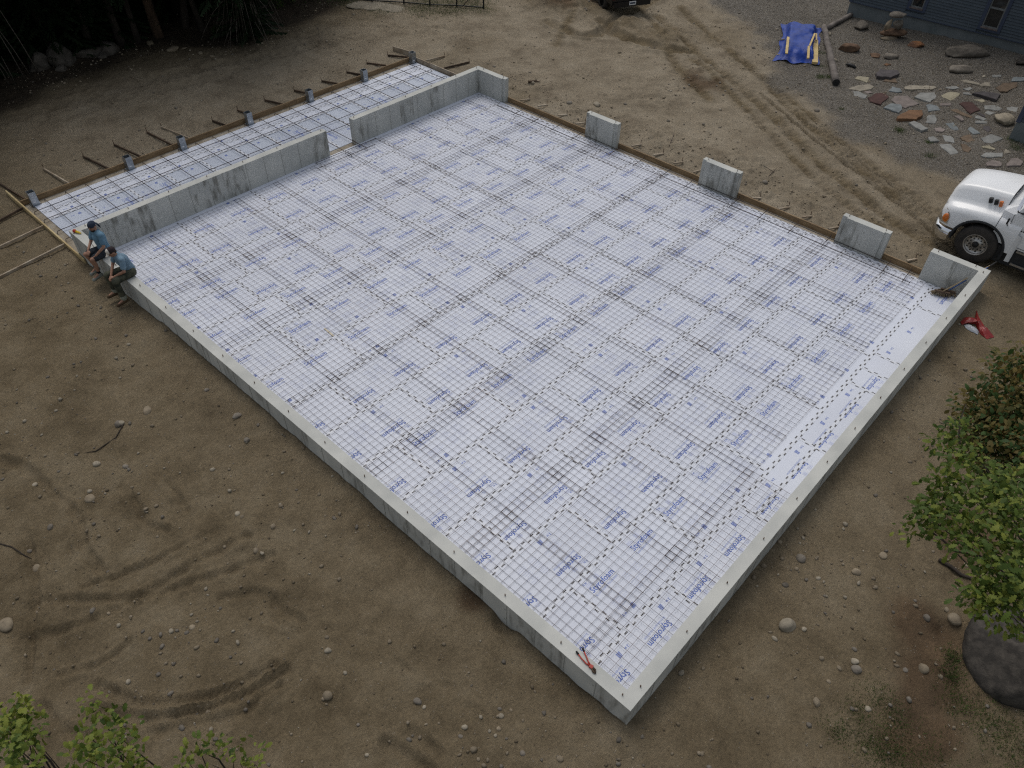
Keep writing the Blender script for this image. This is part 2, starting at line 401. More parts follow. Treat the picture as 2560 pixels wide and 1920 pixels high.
MOUNDS = [(*at(a, b, -.68)[:2], r, d) for a, b, r, d in MOUNDS]
HP0 = at(2127, 2, -.10)[:2]; HP1 = at(2557, 107, -.10)[:2]           # the blue house: two points of its wall line
HD = (HP1 - HP0) / np.linalg.norm(HP1 - HP0); HN = np.array([HD[1], -HD[0]])
if HN[0] > 0: HN = -HN                                               # towards the yard

def gh(x, y, fine=True):
    x = np.asarray(x, float); y = np.asarray(y, float)
    zA = np.interp(y, [-5, 0, 4, 8, 11, 13.5, 15.5, 18, 22, 26], [-.62, -.60, -.55, -.47, -.43, -.52, -.64, -.75, -.80, -.8])
    dA = np.hypot(np.clip(-x, 0, None), np.clip(y - LY, 0, None)) + np.clip(x, 0, None) * 3
    dB = np.clip(-y, 0, None) + np.clip(x - LX, 0, None) + np.clip(y, 0, None) * 3
    dC = np.clip(x - LX, 0, None) + np.clip(y - LY, 0, None) + np.clip(LX - x, 0, None) * 3
    dD = np.clip(y - PY, 0, None) + np.clip(x - LX, 0, None) + np.clip(-x, 0, None) + np.clip(PY - y, 0, None) * 3
    z = np.full(x.shape, -.68)
    for d, zi, s in ((dA, zA, 2.5), (dB, -.59, 2.0), (dC, -.75, 2.5), (dD, -.80, 3.0)):
        z = z + (zi + .68) * np.exp(-d / s)
    # the house yard rises a little towards the near end of the house wall
    hd = (x - HP0[0]) * HN[0] + (y - HP0[1]) * HN[1]; hs = (x - HP0[0]) * HD[0] + (y - HP0[1]) * HD[1]
    z = z + np.exp(-np.clip(hd, 0, None) / 2.0) * np.interp(hs, [-3, 0, 6, 9], [-.05, -.05, .14, .14]) * (x > 22)
    z = z + .10 * vn(x, y, .23, 1) + .05 * vn(x, y, .7, 2)
    if fine:
        rough = .5 + 1.0 * np.clip(vn(x, y, .2, 9) + .5, 0, 1)
        z = z + rough * (.040 * vn(x, y, 1.9, 3) + .030 * vn(x, y, 4.3, 4) + .020 * vn(x, y, 9.1, 5))
        churn = np.exp(-((x - 16.3) / .9) ** 2) * (y > 1) * (y < 18)
        for p, wd, dp, bm, tr in RUTS:
            P = np.array(p)[:, :2]; lo = P.min(0) - 1; hi = P.max(0) + 1
            k = (x > lo[0]) & (x < hi[0]) & (y > lo[1]) & (y < hi[1])
            if not np.any(k): continue
            d, s = seg_dist(x[k], y[k], p)
            wv = d / wd * (1 + .35 * vn(s, s * 0, 1.1, 6)); dep = dp * (.75 + .7 * vn(s, s * 0 + wd * 40, .9, 7))
            q = -dep * np.exp(-wv ** 4) + bm * np.exp(-((wv - 1.55) / .45) ** 2) * (.7 + .8 * vn(x[k], y[k], 3.0, 8))
            if tr: q = q + .020 * np.exp(-wv ** 4) * np.sign(np.sin(s * 2 * math.pi / .21))
            elif wd < .13: q = q - .014 * np.cos(2 * math.pi * d / .17) * np.exp(-(d / .42) ** 2) * np.clip(.6 + 2 * vn(s, s * 0 + wd * 50, .8, 16), 0, 1.3)
            z[k] += q
            churn[k] = np.maximum(churn[k], .9 * np.exp(-(d / (wd * 3.2)) ** 2))
        for hx, hy, r, dp in MOUNDS: churn = np.maximum(churn, np.exp(-((x - hx) ** 2 + (y - hy) ** 2) / (r * 1.2) ** 2))
        z = z + churn * (.09 * vn(x, y, 2.3, 13) + .09 * vn(x, y, 5.1, 14) + .06 * vn(x, y, 7.7, 15))
        for hx, hy, r, dp in HOLES:
            d = np.hypot(x - hx, y - hy) / r; z = z - dp * np.exp(-d ** 4)
        for hx, hy, r, dp in MOUNDS:
            d = np.hypot(x - hx, y - hy) / r; z = z + dp * np.exp(-d ** 2) * (1 + .9 * vn(x, y, 2.2, 11))
        for a, b, an in PRINTS:
            c_ = at(a, b, -.55); u = (x - c_[0]) * math.cos(an) + (y - c_[1]) * math.sin(an); v = -(x - c_[0]) * math.sin(an) + (y - c_[1]) * math.cos(an)
            z = z - .030 * np.exp(-((u / .15) ** 4 + (v / .06) ** 4)) + .012 * np.exp(-((np.hypot(u / 1.9, v) - .1) / .03) ** 2)
    # far away the land lies flat
    return z

def axis(lo, hi, step, far):
    a = list(np.arange(lo, hi + 1e-6, step)); s = step; v = a[-1]; r = []
    while v < hi + far: s *= 1.25; v += s; r.append(v)
    s = step; v = lo; q = []
    while v > lo - far: s *= 1.25; v -= s; q.append(v)
    return np.array(q[::-1] + a + r)
gx = axis(-8.0, 34.0, .068, 260); gy = axis(-6.0, 33.0, .068, 260)
gx = np.unique(np.concatenate([gx[gx < -8], np.arange(-8, 1.0, .046), gx[(gx > 1.0) & (gx < 15.4)], np.arange(15.4, 25.0, .05), gx[gx > 25.0]])); gy = np.unique(np.concatenate([gy[gy < -6], np.arange(-6, 13.0, .052), gy[gy > 13.0]]))
GX, GY = np.meshgrid(gx, gy, indexing='ij')
GZ = gh(GX, GY)
inside = ((GX > .05) & (GX < LX - .04) & (GY > .05) & (GY < LY - .05)) | ((GX > -.01) & (GX < LX + .06) & (GY >= LY - .05) & (GY < PY + .01))
GZ = np.where(inside, -1.15, GZ)
hh = ((GX - HP0[0]) * HN[0] + (GY - HP0[1]) * HN[1] < -.12) & ((GX - HP0[0]) * HD[0] + (GY - HP0[1]) * HD[1] > .12) & (GX > 28)
GZ = np.where(hh, GZ - .3, GZ)
V = np.stack([GX, GY, GZ], -1).reshape(-1, 3); nx_, ny_ = GX.shape
ii = np.arange(nx_ * ny_).reshape(nx_, ny_)
Q = np.stack([ii[:-1, :-1], ii[1:, :-1], ii[1:, 1:], ii[:-1, 1:]], -1).reshape(-1, 4)
gme = fast_mesh('ground', V, Q, SOIL, True)
# soil kinds and painted darkening, place by place
def soil(x, y):
    gl = sm(pl((1650, -60), (1740, -10), (1800, 25), (1850, 54), (1892, 88), (1912, 132), (1945, 206), (2031, 258), (2129, 345), (2240, 388), (2398, 448), (2480, 500), (2700, 600)))
    d, _ = seg_dist(x, y, gl)
    A = np.array(gl)[:, :2]
    cross = np.full(x.shape, -1.0); bd = np.full(x.shape, 1e9)
    for a, b in zip(A[:-1], A[1:]):
        e = b - a; t = np.clip(((x - a[0]) * e[0] + (y - a[1]) * e[1]) / (e @ e), 0, 1)
        q = np.hypot(x - a[0] - t * e[0], y - a[1] - t * e[1]); cr = e[0] * (y - a[1]) - e[1] * (x - a[0])
        cross = np.where(q < bd, cr, cross); bd = np.minimum(q, bd)
    sd_ = np.where(cross > 0, 1, -1) * d
    R = 1 / (1 + np.exp(-(sd_ + .9 * vn(x, y, .8, 21) + .5 * vn(x, y, 2.4, 22)) / .16))
    # loam: camera's side, browner and darkened for lens falloff, and under the trees
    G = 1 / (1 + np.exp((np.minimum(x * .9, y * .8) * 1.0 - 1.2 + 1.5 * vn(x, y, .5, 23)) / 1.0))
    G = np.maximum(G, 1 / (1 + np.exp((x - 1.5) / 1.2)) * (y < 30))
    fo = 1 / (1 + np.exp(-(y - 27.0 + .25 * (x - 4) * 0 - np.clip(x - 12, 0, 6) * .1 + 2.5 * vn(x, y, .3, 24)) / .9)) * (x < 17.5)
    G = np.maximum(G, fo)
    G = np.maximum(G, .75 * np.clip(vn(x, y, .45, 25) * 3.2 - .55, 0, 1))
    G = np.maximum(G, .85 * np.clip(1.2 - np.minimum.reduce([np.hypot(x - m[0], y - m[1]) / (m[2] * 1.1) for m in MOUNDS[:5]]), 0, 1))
    for p, wd, dp, bm, tr in RUTS[:10]:  # ruts: churned brown soil, with their relief shade put into the colour
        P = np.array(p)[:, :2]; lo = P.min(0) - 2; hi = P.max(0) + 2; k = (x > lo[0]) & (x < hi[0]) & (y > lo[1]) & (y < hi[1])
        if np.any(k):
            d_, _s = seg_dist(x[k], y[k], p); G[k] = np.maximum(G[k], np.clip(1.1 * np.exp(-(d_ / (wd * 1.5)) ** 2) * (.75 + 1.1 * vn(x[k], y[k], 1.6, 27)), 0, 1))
    B = np.zeros(x.shape)
    for px_, py_, r in ((2340, 1620, .55), (2330, 1720, .7), (2400, 1380, .5), (2300, 1800, .7), (2430, 1330, .5), (2290, 1560, .4), (1180, 1510, .25), (1750, 205, .6), (1500, 10, .7), (1400, 12, .8)):
        c_ = at(px_, py_, -.62); B = np.maximum(B, np.clip(1.5 - np.hypot(x - c_[0], y - c_[1]) / r + 1.2 * vn(x, y, 2.0, 26), 0, 1) * .85)
    fl = np.clip(1.15 * (1 / (1 + np.exp(-(y - 29.6 - .35 * np.clip(x - 8, -8, 3) * 0 + np.interp(x, [-6, 3, 9, 11.5, 14, 17.5], [3.0, .6, .2, 2.2, 1.6, .8]) + 1.6 * vn(x, y, .6, 28)) / .35))), 0, .95) * (x < 18)
    return R, G, B, fl
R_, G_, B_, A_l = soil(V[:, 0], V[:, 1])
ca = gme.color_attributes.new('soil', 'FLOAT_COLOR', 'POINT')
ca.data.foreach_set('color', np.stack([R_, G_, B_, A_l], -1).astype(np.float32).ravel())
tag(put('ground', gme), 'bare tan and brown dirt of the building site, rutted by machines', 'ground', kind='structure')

def gz(x, y): return float(gh(np.array([x]), np.array([y]))[0])
def onground(px_, py_):
    z = -.68
    for _ in range(4):
        p = at(px_, py_, z); z = gz(p[0], p[1])
    return np.array([p[0], p[1], z])

# ------------------------------------------------------------------ stones
def ico(sub=1):
    t = (1 + 5 ** .5) / 2
    v = [(-1, t, 0), (1, t, 0), (-1, -t, 0), (1, -t, 0), (0, -1, t), (0, 1, t), (0, -1, -t), (0, 1, -t), (t, 0, -1), (t, 0, 1), (-t, 0, -1), (-t, 0, 1)]
    f = [(0, 11, 5), (0, 5, 1), (0, 1, 7), (0, 7, 10), (0, 10, 11), (1, 5, 9), (5, 11, 4), (11, 10, 2), (10, 7, 6), (7, 1, 8), (3, 9, 4), (3, 4, 2), (3, 2, 6), (3, 6, 8), (3, 8, 9), (4, 9, 5), (2, 4, 11), (6, 2, 10), (8, 6, 7), (9, 8, 1)]
    v = [np.array(p, float) / np.linalg.norm(p) for p in v]
    for _ in range(sub):
        c = {}; g = []
        def mid(a, b):
            k = (min(a, b), max(a, b))
            if k not in c: p = v[a] + v[b]; v.append(p / np.linalg.norm(p)); c[k] = len(v) - 1
            return c[k]
        for a, b, d in f:
            x, y, z = mid(a, b), mid(b, d), mid(d, a); g += [(a, x, z), (b, y, x), (d, z, y), (x, y, z)]
        f = g
    return np.array(v), f
IC0, IC1, IC2, IC3 = ico(0), ico(1), ico(2), ico(3)

def rock_mesh(name, size, m, seed, base=IC2, rough=.28, facet=.0, smooth=True):
    "an uneven stone whose base is sunk a little below z = 0"
    V0, F0 = base; r = np.random.default_rng(seed)
    P = V0.copy(); D = np.zeros(len(P))
    for k in range(5):
        d = r.normal(size=3); d /= np.linalg.norm(d); D += rough * .5 * np.sin(P @ d * (1.6 + k * .9) + r.random() * 6) / (1 + .45 * k)
    P = P * (1 + D)[:, None]
    for k in range(int(facet)):                         # knock flat faces off the stone
        d = r.normal(size=3); d /= np.linalg.norm(d); lim = .62 + .22 * r.random(); q = P @ d
        P = P - np.outer(np.clip(q - lim, 0, None), d)
    P = P + r.normal(size=P.shape) * .012
    P = P * np.array(size) / 2
    P[:, 2] += size[2] * .5 * .62
    return fast_mesh(name, P, F0, m, smooth)

STONE_TAN = mat('stone_tan', (.25, .205, .145), (.17, .137, .095), 9, .9, .3, 60, rnd=.2)
STONE_GREY = mat('stone_grey', (.195, .172, .142), (.125, .108, .088), 6, .9, .4, 40, rnd=.2)
STONE_PALE = mat('stone_pale', (.315, .275, .21), (.22, .19, .145), 9, .9, .3, 60, rnd=.12)
STONE_DARK = mat('stone_dark', (.078, .068, .057), (.034, .030, .026), 7, .92, .6, 24, rnd=.1, lo=.42, hi=.72)
STONE_BROWN = mat('stone_brown', (.17, .105, .065), (.09, .055, .035), 5, .9, .5, 30, rnd=.15)
STONE_RUST = mat('stone_rust', (.26, .115, .045), (.11, .06, .04), 4, .9, .4, 30, rnd=.1)

# loose pebbles nobody could count: one object
def pebble_field(name, n, region, rmin, rmax, mats_, seed, weight, label, cat, base=IC0, flat=.7):
    r = np.random.default_rng(seed); V0, F0 = base; F0 = np.array(F0)
    xs = r.uniform(region[0], region[1], n * 3); ys = r.uniform(region[2], region[3], n * 3)
    keep = r.random(n * 3) < weight(xs, ys)
    out_ = ~(((xs > -.06) & (xs < LX + .12) & (ys > -.06) & (ys < PY + .1)))
    xs = xs[keep & out_][:n]; ys = ys[keep & out_][:n]; k = len(xs)
    zs = gh(xs, ys)
    s = rmin * (rmax / rmin) ** (r.random(k) ** 2.6)
    sc_ = np.stack([s * r.uniform(.8, 1.35, k), s * r.uniform(.7, 1.1, k), s * r.uniform(.5, .8, k) * flat / .7], -1)
    a = r.random(k) * 6.283; jit = 1 + r.normal(size=(k, len(V0), 1)) * .13
    P = V0[None] * sc_[:, None] * jit
    X = P[..., 0] * np.cos(a)[:, None] - P[..., 1] * np.sin(a)[:, None]; Y = P[..., 0] * np.sin(a)[:, None] + P[..., 1] * np.cos(a)[:, None]
    P = np.stack([X + xs[:, None], Y + ys[:, None], P[..., 2] + (zs + sc_[:, 2] * .35)[:, None]], -1).reshape(-1, 3)
    Fa = (F0[None] + (np.arange(k) * len(V0))[:, None, None]).reshape(-1, 3)
    me = fast_mesh(name, P, Fa, mats_, True)
    me.polygons.foreach_set('material_index', np.repeat(r.choice(len(mats_), k, p=[.45, .3, .25][:len(mats_)]), len(F0)).astype(np.int32))
    return tag(put(name, me), label, cat, kind='stuff')
def wgt(x, y):
    q = np.clip(.30 + 1.6 * vn(x, y, .55, 31) + .8 * vn(x, y, 1.7, 32), .03, 1)
    for px_, py_, rr in ((2020, 1400, 1.0), (2200, 1440, .8), (1350, 1850, 1.0), (1250, 1890, .8), (2060, 1480, .7), (60, 1080, 1.3), (550, 1780, 1.2)):
        c_ = at(px_, py_, -.6); q = np.maximum(q, .95 * np.exp(-((x - c_[0]) ** 2 + (y - c_[1]) ** 2) / rr ** 2))
    return q
pebble_field('pebbles', 8500, (-8, 17, -6, 20), .008, .050, [STONE_TAN, STONE_GREY, STONE_PALE], 41, wgt, 'scattered small pebbles in the brown dirt before the foundation', 'pebbles')
pebble_field('site_pebbles', 4500, (-3, 30, 3, 33), .012, .06, [STONE_TAN, STONE_GREY, STONE_PALE], 42, lambda x, y: np.clip(.25 + 1.5 * vn(x, y, .5, 33), .02, 1) * ((x > LX) | (y > PY)), 'loose small stones on the tan dirt beyond the foundation', 'pebbles')
CLOD = mat('clod', (.150, .120, .080), (.095, .074, .048), 9, .95, .4, 60)
CLODT = mat('dry_clod', (.27, .225, .165), (.19, .155, .11), 9, .95, .4, 60)
pebble_field('dirt_clods', 4500, (-8, 17, -6, 20), .008, .036, [CLOD, CLOD, CLODT], 44, lambda x, y: np.clip(.35 + 1.5 * vn(x, y, .7, 35), .03, 1), 'crumbs of brown dirt strewn before the foundation', 'dirt clods', flat=.9)
pebble_field('dry_clods', 7000, (-2, 30, 1, 32), .010, .042, [CLODT, CLODT, CLODT], 45, lambda x, y: np.clip(.15 + 1.4 * vn(x, y, .6, 36) + 1.2 * np.exp(-((x - 16.4) / .8) ** 2) * (y > 1) * (y < 18), .02, 1) * ((x > LX) | (y > PY)) * (1 - soil(x, y)[0]), 'crumbs of dry tan dirt strewn beyond the foundation', 'dirt clods', flat=.9)
def wgr(x, y):
    R1 = soil(x, y)[0]; return R1 * .9
pebble_field('gravel', 15000, (17, 33.5, -2, 22), .010, .032, [STONE_GREY, STONE_PALE, STONE_TAN], 43, wgr, 'grey crushed stone spread over the yard beside the blue house', 'gravel')

# cobbles one can point at
COB = []
def cob(o, s, lst, zone):
    for a, b, r in lst: COB.append((o[0] + a * s, o[1] + b * s, r * s, zone))
cob((0, 1050), .3316, [(730, 320, 24), (945, 340, 16), (680, 580, 30), (380, 795, 27), (280, 1100, 30), (50, 1520, 42), (895, 20, 26), (700, 1430, 20), (1450, 1555, 24), (1860, 140, 22), (1935, 975, 24), (1795, 700, 20), (1825, 722, 17), (1290, 1585, 16), (225, 985, 17), (820, 1450, 13), (265, 480, 15), (675, 530, 15), (1975, 995, 14), (1690, 940, 13), (2060, 790, 22)], 0)
cob((300, 700), .3617, [(190, 890, 32), (810, 925, 24), (880, 1100, 20), (640, 1305, 15), (600, 755, 15), (40, 1280, 18), (5, 985, 22), (60, 440, 12), (315, 345, 11), (955, 995, 12)], 1)
cob((800, 1400), .3165, [(60, 700, 27), (60, 1055, 34), (775, 1100, 30), (1430, 1225, 22), (1410, 1325, 19), (1600, 1515, 22), (1140, 1310, 22), (1110, 1385, 17), (1895, 1560, 24), (1420, 1170, 15), (1385, 1380, 13), (550, 635, 16), (370, 1535, 15), (825, 1155, 15), (1510, 1180, 12), (1250, 1565, 16), (300, 1295, 13)], 2)
cob((1900, 1200), .4219, [(240, 455, 26), (570, 535, 24), (730, 440, 20), (160, 840, 46), (560, 1065, 21), (572, 1110, 25), (965, 1110, 27), (365, 1050, 15), (335, 1305, 24), (990, 810, 19), (640, 1350, 16), (118, 360, 15), (20, 500, 16), (150, 615, 17), (260, 878, 13), (85, 935, 15), (560, 995, 14), (408, 1188, 13), (470, 1110, 14), (860, 1118, 15), (215, 520, 13), (345, 577, 13)], 3)
cob((2250, 1350), .2533, [(830, 285, 48), (540, 755, 62), (655, 235, 24), (460, 680, 26), (395, 1335, 24), (150, 640, 20)], 4)
cob((700, 0), .3617, [(2000, 705, 20), (1750, 575, 14), (1480, 455, 11), (178, 322, 9), (1190, 430, 10)], 5)
cob((1400, 0), .2712, [(340, 950, 34), (600, 950, 16), (1135, 720, 14), (1020, 835, 13), (545, 480, 18), (1785, 435, 14)], 5)
cob((1860, 0), .3165, [(575, 865, 20), (720, 468, 16), (670, 262, 18), (665, 300, 17), (165, 1430, 22), (680, 345, 12), (80, 375, 10)], 6)
ZONE = ['in the tracked dirt at lower left', 'in the dirt along the long near wall', 'in the dirt at the bottom centre', 'in the dirt beyond the right wall',
        'on the ochre soil by the big boulder', 'on the tan dirt behind the garage side', 'on the gravel between tarp and tyre tracks']
CM = [(STONE_TAN, 'tan'), (STONE_GREY, 'grey'), (STONE_PALE, 'pale')]
zc = {}
for i, (x, y, r, zn) in enumerate(sorted(COB)):
    p = onground(x, y + r * .5); dist = np.linalg.norm(p - CAM); d = 2 * r * dist / FPX
    mm_, cn = CM[(i * 7 + 3 * zn) % 3] if zn != 4 else (STONE_TAN, 'tan')
    k = zc.get((zn, cn), 0); zc[(zn, cn)] = k + 1
    q = random.Random(i)
    o = put('cobble', rock_mesh('cobble', (d * q.uniform(.95, 1.2), d * q.uniform(.8, 1.0), d * q.uniform(.55, .75)), mm_, 500 + i, IC1 if r < 8 else IC2, .2), None, (p[0], p[1], p[2] - d * .16), q.random() * 6)
    tag(o, f'{cn} cobble {ZONE[zn]}, {ORD[k]} {cn} one from the left', 'stone', 'cobbles lying in the dirt')
# ------------------------------------------------------------------ concrete foundation
fnd = thing('concrete_foundation', (LX / 2, LY / 2, -1.15), 'poured grey concrete foundation walls round the foam covered floor', 'foundation')
ZB = -1.15
def section(poly):
    return MB().prism(poly, ZB, 0.0).build('wall_section', CONC, fnd)
def rect(x0, x1, y0, y1): return [(x0, y0), (x1, y0), (x1, y1), (x0, y1)]
XI = LX - T
s_ad = section(rect(0, T, 0, LY)); s_ab = section(rect(T, LX, 0, T))
s_p4 = section(rect(XI, LX, T, 1.45))
s_cl = section(rect(T, 8.17, LY - T, LY)); s_cr = section(rect(9.25, LX, LY - T, LY))
s_bc = section([(XI, 16.88), (XI + .055, 16.88), (XI + .055, 16.75), (LX, 16.75), (LX, LY - T), (XI, LY - T)])
def pier(y0, y1, e=.14, k=.055):
    return section([(XI + k, y0), (LX, y0), (LX, y1), (XI + k, y1), (XI + k, y1 - e), (XI, y1 - e), (XI, y0 + e), (XI + k, y0 + e)])
s_p1, s_p2, s_p3 = pier(11.70, 13.0), pier(7.15, 8.45), pier(2.56, 3.90)
for y0, y1 in ((13.0, 16.75), (8.45, 11.70), (3.90, 7.15), (1.45, 2.56)):       # low sills under the door openings
    MB().span(XI, LX, y0, y1, ZB, -.862).build('door_sill', SAND, fnd)
MB().span(8.17, 9.25, LY - T, LY, ZB, -.862).build('door_sill', SAND, fnd)
MB().span(T, XI, T, LY - T, -1.12, -.905).build('sand_bed', SAND, fnd)
# fins left by the joints of the form panels
finA = MB().box((0, 0, 0), (.009, .006, .848)).mesh('form_seam', SEAM)
finB = MB().box((0, 0, 0), (.006, .009, 1.1)).mesh('form_seam', SEAM)
finC = MB().box((0, 0, 0), (.006, .008, .848)).mesh('form_seam', SEAM)
def fin(me, sec, x, y, z): put('form_seam', me, sec, np.array((x, y, z)) - WL[sec])
for k in range(1, 30):
    fin(finB, s_ad, -.003, .62 * k + .02, -.552)
    x = T + .62 * k
    if x < 8.0: fin(finA, s_cl, x, LY - T - .003, -.426)
    if 9.4 < x < 14.9: fin(finA, s_cr, x, LY - T - .003, -.426)
for k in range(1, 25): fin(finA, s_ab, .62 * k, -.003, -.43)
for sec, y in ((s_p1, 12.52), (s_p2, 7.75), (s_p3, 3.45), (s_p4, .75), (s_bc, 17.3)): fin(finC, sec, XI - .003, y, -.426)
# plugged form-tie holes beside the panel joints
tieY = MB().tube([(0, .002, 0), (0, -.004, 0)], .016, 8).mesh('tie_mark', SEAM); tieX = MB().tube([(.002, 0, 0), (-.004, 0, 0)], .016, 8).mesh('tie_mark', SEAM)
for k in range(1, 30):
    for z in (-.22, -.60):
        put('tie_mark', tieX, s_ad, np.array((0, .62 * k + .06, z * .8)) - WL[s_ad])
        x = T + .62 * k + .05
        if x < 8.1: put('tie_mark', tieY, s_cl, np.array((x, LY - T, z)) - WL[s_cl])
        if 9.4 < x < 14.9: put('tie_mark', tieY, s_cr, np.array((x, LY - T, z)) - WL[s_cr])
for sec, y in ((s_p1, 12.3), (s_p2, 7.78), (s_p3, 3.2), (s_p4, .80), (s_bc, 17.4)):
    for z in (-.22, -.60): put('tie_mark', tieX, sec, np.array((XI, y, z)) - WL[sec])
# anchor bolts standing in the wall tops
bolt = MB().tube([(0, 0, -.02), (0, 0, .055)], .008, 6).tube([(0, 0, .018), (0, 0, .028)], .012, 6).mesh('anchor_bolt', RUST)
def bolts(sec, pts):
    for x, y in pts: put('anchor_bolt', bolt, sec, np.array((x, y, 0.0)) - WL[sec], random.random())
bolts(s_ad, [(.11, .23 + 1.207 * k) for k in range(15)])
bolts(s_ab, [(.40, .11)] + [(1.63 + 1.207 * k, .10) for k in range(0, 11)] + [(15.0, .12)])
bolts(s_cl, [(.4 + 1.2 * k, LY - .11) for k in range(6)] + [(8.05, LY - .11)])
bolts(s_cr, [(9.37, LY - .11)] + [(10.4 + 1.2 * k, LY - .11) for k in range(4)] + [(15.05, LY - .12)])
bolts(s_bc, [(LX - .1, 17.9), (LX - .1, 16.9)])
for sec, ys in ((s_p1, (11.85, 12.85)), (s_p2, (7.3, 8.3)), (s_p3, (2.71, 3.75)), (s_p4, (.35, 1.3))): bolts(sec, [(LX - .1, y) for y in ys])

# ------------------------------------------------------------------ printed foam boards
def text_mesh(body, size, bold=0.0, shear=0.0):
    cu = bpy.data.curves.new('lettering', 'FONT'); cu.body = body; cu.size = size; cu.offset = bold; cu.resolution_u = 2; cu.shear = shear
    o = bpy.data.objects.new('lettering', cu); COL.objects.link(o)
    dg = bpy.context.evaluated_depsgraph_get(); me = bpy.data.meshes.new_from_object(o.evaluated_get(dg))
    V_ = np.array([v.co[:] for v in me.vertices]); F_ = [tuple(p.vertices) for p in me.polygons]
    bpy.data.objects.remove(o); bpy.data.meshes.remove(me); bpy.data.curves.remove(cu)
    return V_, F_
def fit(tm, x0, x1, y0, mb, mi, h=None):
    V_, F_ = tm; V_ = V_.copy(); lo, hi = V_.min(0), V_.max(0); s = (x1 - x0) / (hi[0] - lo[0])
    V_[:, 0] = x0 + (V_[:, 0] - lo[0]) * s; V_[:, 1] = y0 + V_[:, 1] * (s if h is None else h / (hi[1] - lo[1])); V_[:, 2] = 0
    mb.add(V_, F_, mi)
BRAND, SUB, TWO = text_mesh('Styrofoam', 1, .014), text_mesh('Scoreboard Insulation', 1), text_mesh('2 in', 1, .02)
MARK = text_mesh('3M', 1, .045)
def flat(mb, x0, x1, y0, y1, mi): mb.add([(x0, y0, 0), (x1, y0, 0), (x1, y1, 0), (x0, y1, 0)], [(0, 1, 2, 3)], mi)
# one repeat of the print, 1.21 m long on a 1.22 m wide board, reading along +x; origin at the board's centre line
pm = MB()
fit(BRAND, 0, .60, .235, pm, 0, .16); fit(SUB, -.01, .57, .145, pm, 2)
for k in range(3): flat(pm, 0, .17 - .03 * k, .375 + .026 * k, .389 + .026 * k, 1)
fit(TWO, -.02, .07, .45, pm, 0)
for k in range(5): flat(pm, .25, .345, .375 + .02 * k, .388 + .02 * k, 1)
fit(TWO, 0, .10, -.43, pm, 0); flat(pm, .0, .09, -.455, -.447, 1)
for k in range(5): flat(pm, .24 + .004 * k, .335, -.46 + .021 * k, -.446 + .021 * k, 0)
rr_ = random.Random(3)
for k in range(10):                                           # fine print in columns
    y = .08 - .042 * k
    for c_ in range(2):
        x0 = .60 + .27 * c_; x1 = x0 + rr_.uniform(.10, .24); flat(pm, x0, x1, y, y + .007, 1)
for k in range(6): flat(pm, .05, .05 + rr_.uniform(.2, .45), -.1 - .035 * k, -.092 - .035 * k, 1)
PRINT = pm.mesh('printed_lettering', [INK, INKP, INKM])
half = MB()
fit(BRAND, 0, .60, .235, half, 0, .16); fit(SUB, -.01, .57, .145, half, 2)
for k in range(3): flat(half, 0, .17 - .03 * k, .375 + .026 * k, .389 + .026 * k, 1)
for k in range(5): flat(half, .25, .345, .375 + .02 * k, .388 + .02 * k, 1)
HALF = half.mesh('printed_lettering', [INK, INKP, INKM])
mini = MB(); fit(TWO, 0, .10, 0, mini, 0)
for k in range(5): flat(mini, .2 + .004 * k, .29, -.03 + .021 * k, -.016 + .021 * k, 0)
MINI = mini.mesh('printed_lettering', [INK, INKP])

def board(x0, x1, y0, y1, label, grp, prints, m=None):
    g_ = .004
    o = MB().span(x0 + g_, x1 - g_, y0 + g_, y1 - g_, FZ - .05, FZ).build('foam_board', m or FOAM, None, origin=((x0 + x1) / 2, (y0 + y1) / 2, FZ - .05))
    tag(o, label, 'foam board', grp)
    for (x, y, rz, me) in prints: tag(put('printed_lettering', me, o, (x - WL[o][0], y - WL[o][1], .0515), rz), kind='stuff')
    return o
Y0S = 1.02; RH = 1.2192
rows = [(T, Y0S)] + [(Y0S + RH * k, min(Y0S + RH * (k + 1), LY - T)) for k in range(14)]
BUTT = {0: [2.64, 5.09, 7.52, 9.92, 10.59, 11.28, 13.79], 1: [1.39, 3.79, 6.23, 8.65, 11.11, 13.56], 2: [2.69, 5.10, 7.50, 9.93, 12.40, 14.8], 3: [1.29, 3.72, 6.10, 8.55, 10.99, 13.42],
        4: [2.68, 5.05, 7.49, 9.93, 12.36, 14.78], 5: [1.47, 3.89, 6.29, 8.70, 11.14, 13.58], 6: [2.65, 5.06, 7.51, 9.95, 12.38, 14.8], 7: [1.59, 4.02, 6.43, 8.82, 11.26, 13.7],
        8: [2.71, 5.1, 7.48, 9.9, 12.34, 14.78], 9: [1.94, 4.41, 6.84, 9.28, 11.7, 14.1], 10: [2.68, 5.16, 7.6, 10.04, 12.5, 14.85], 11: [2.32, 4.72, 7.16, 9.6, 12.04, 14.5],
        12: [2.73, 5.17, 7.6, 10.04, 12.5, 14.9], 13: [2.5, 4.94, 7.38, 9.8, 12.2, 14.7], 14: [2.7, 5.14, 7.58, 10.0, 12.46, 14.9]}
XE = XI - .005
prr = random.Random(11)
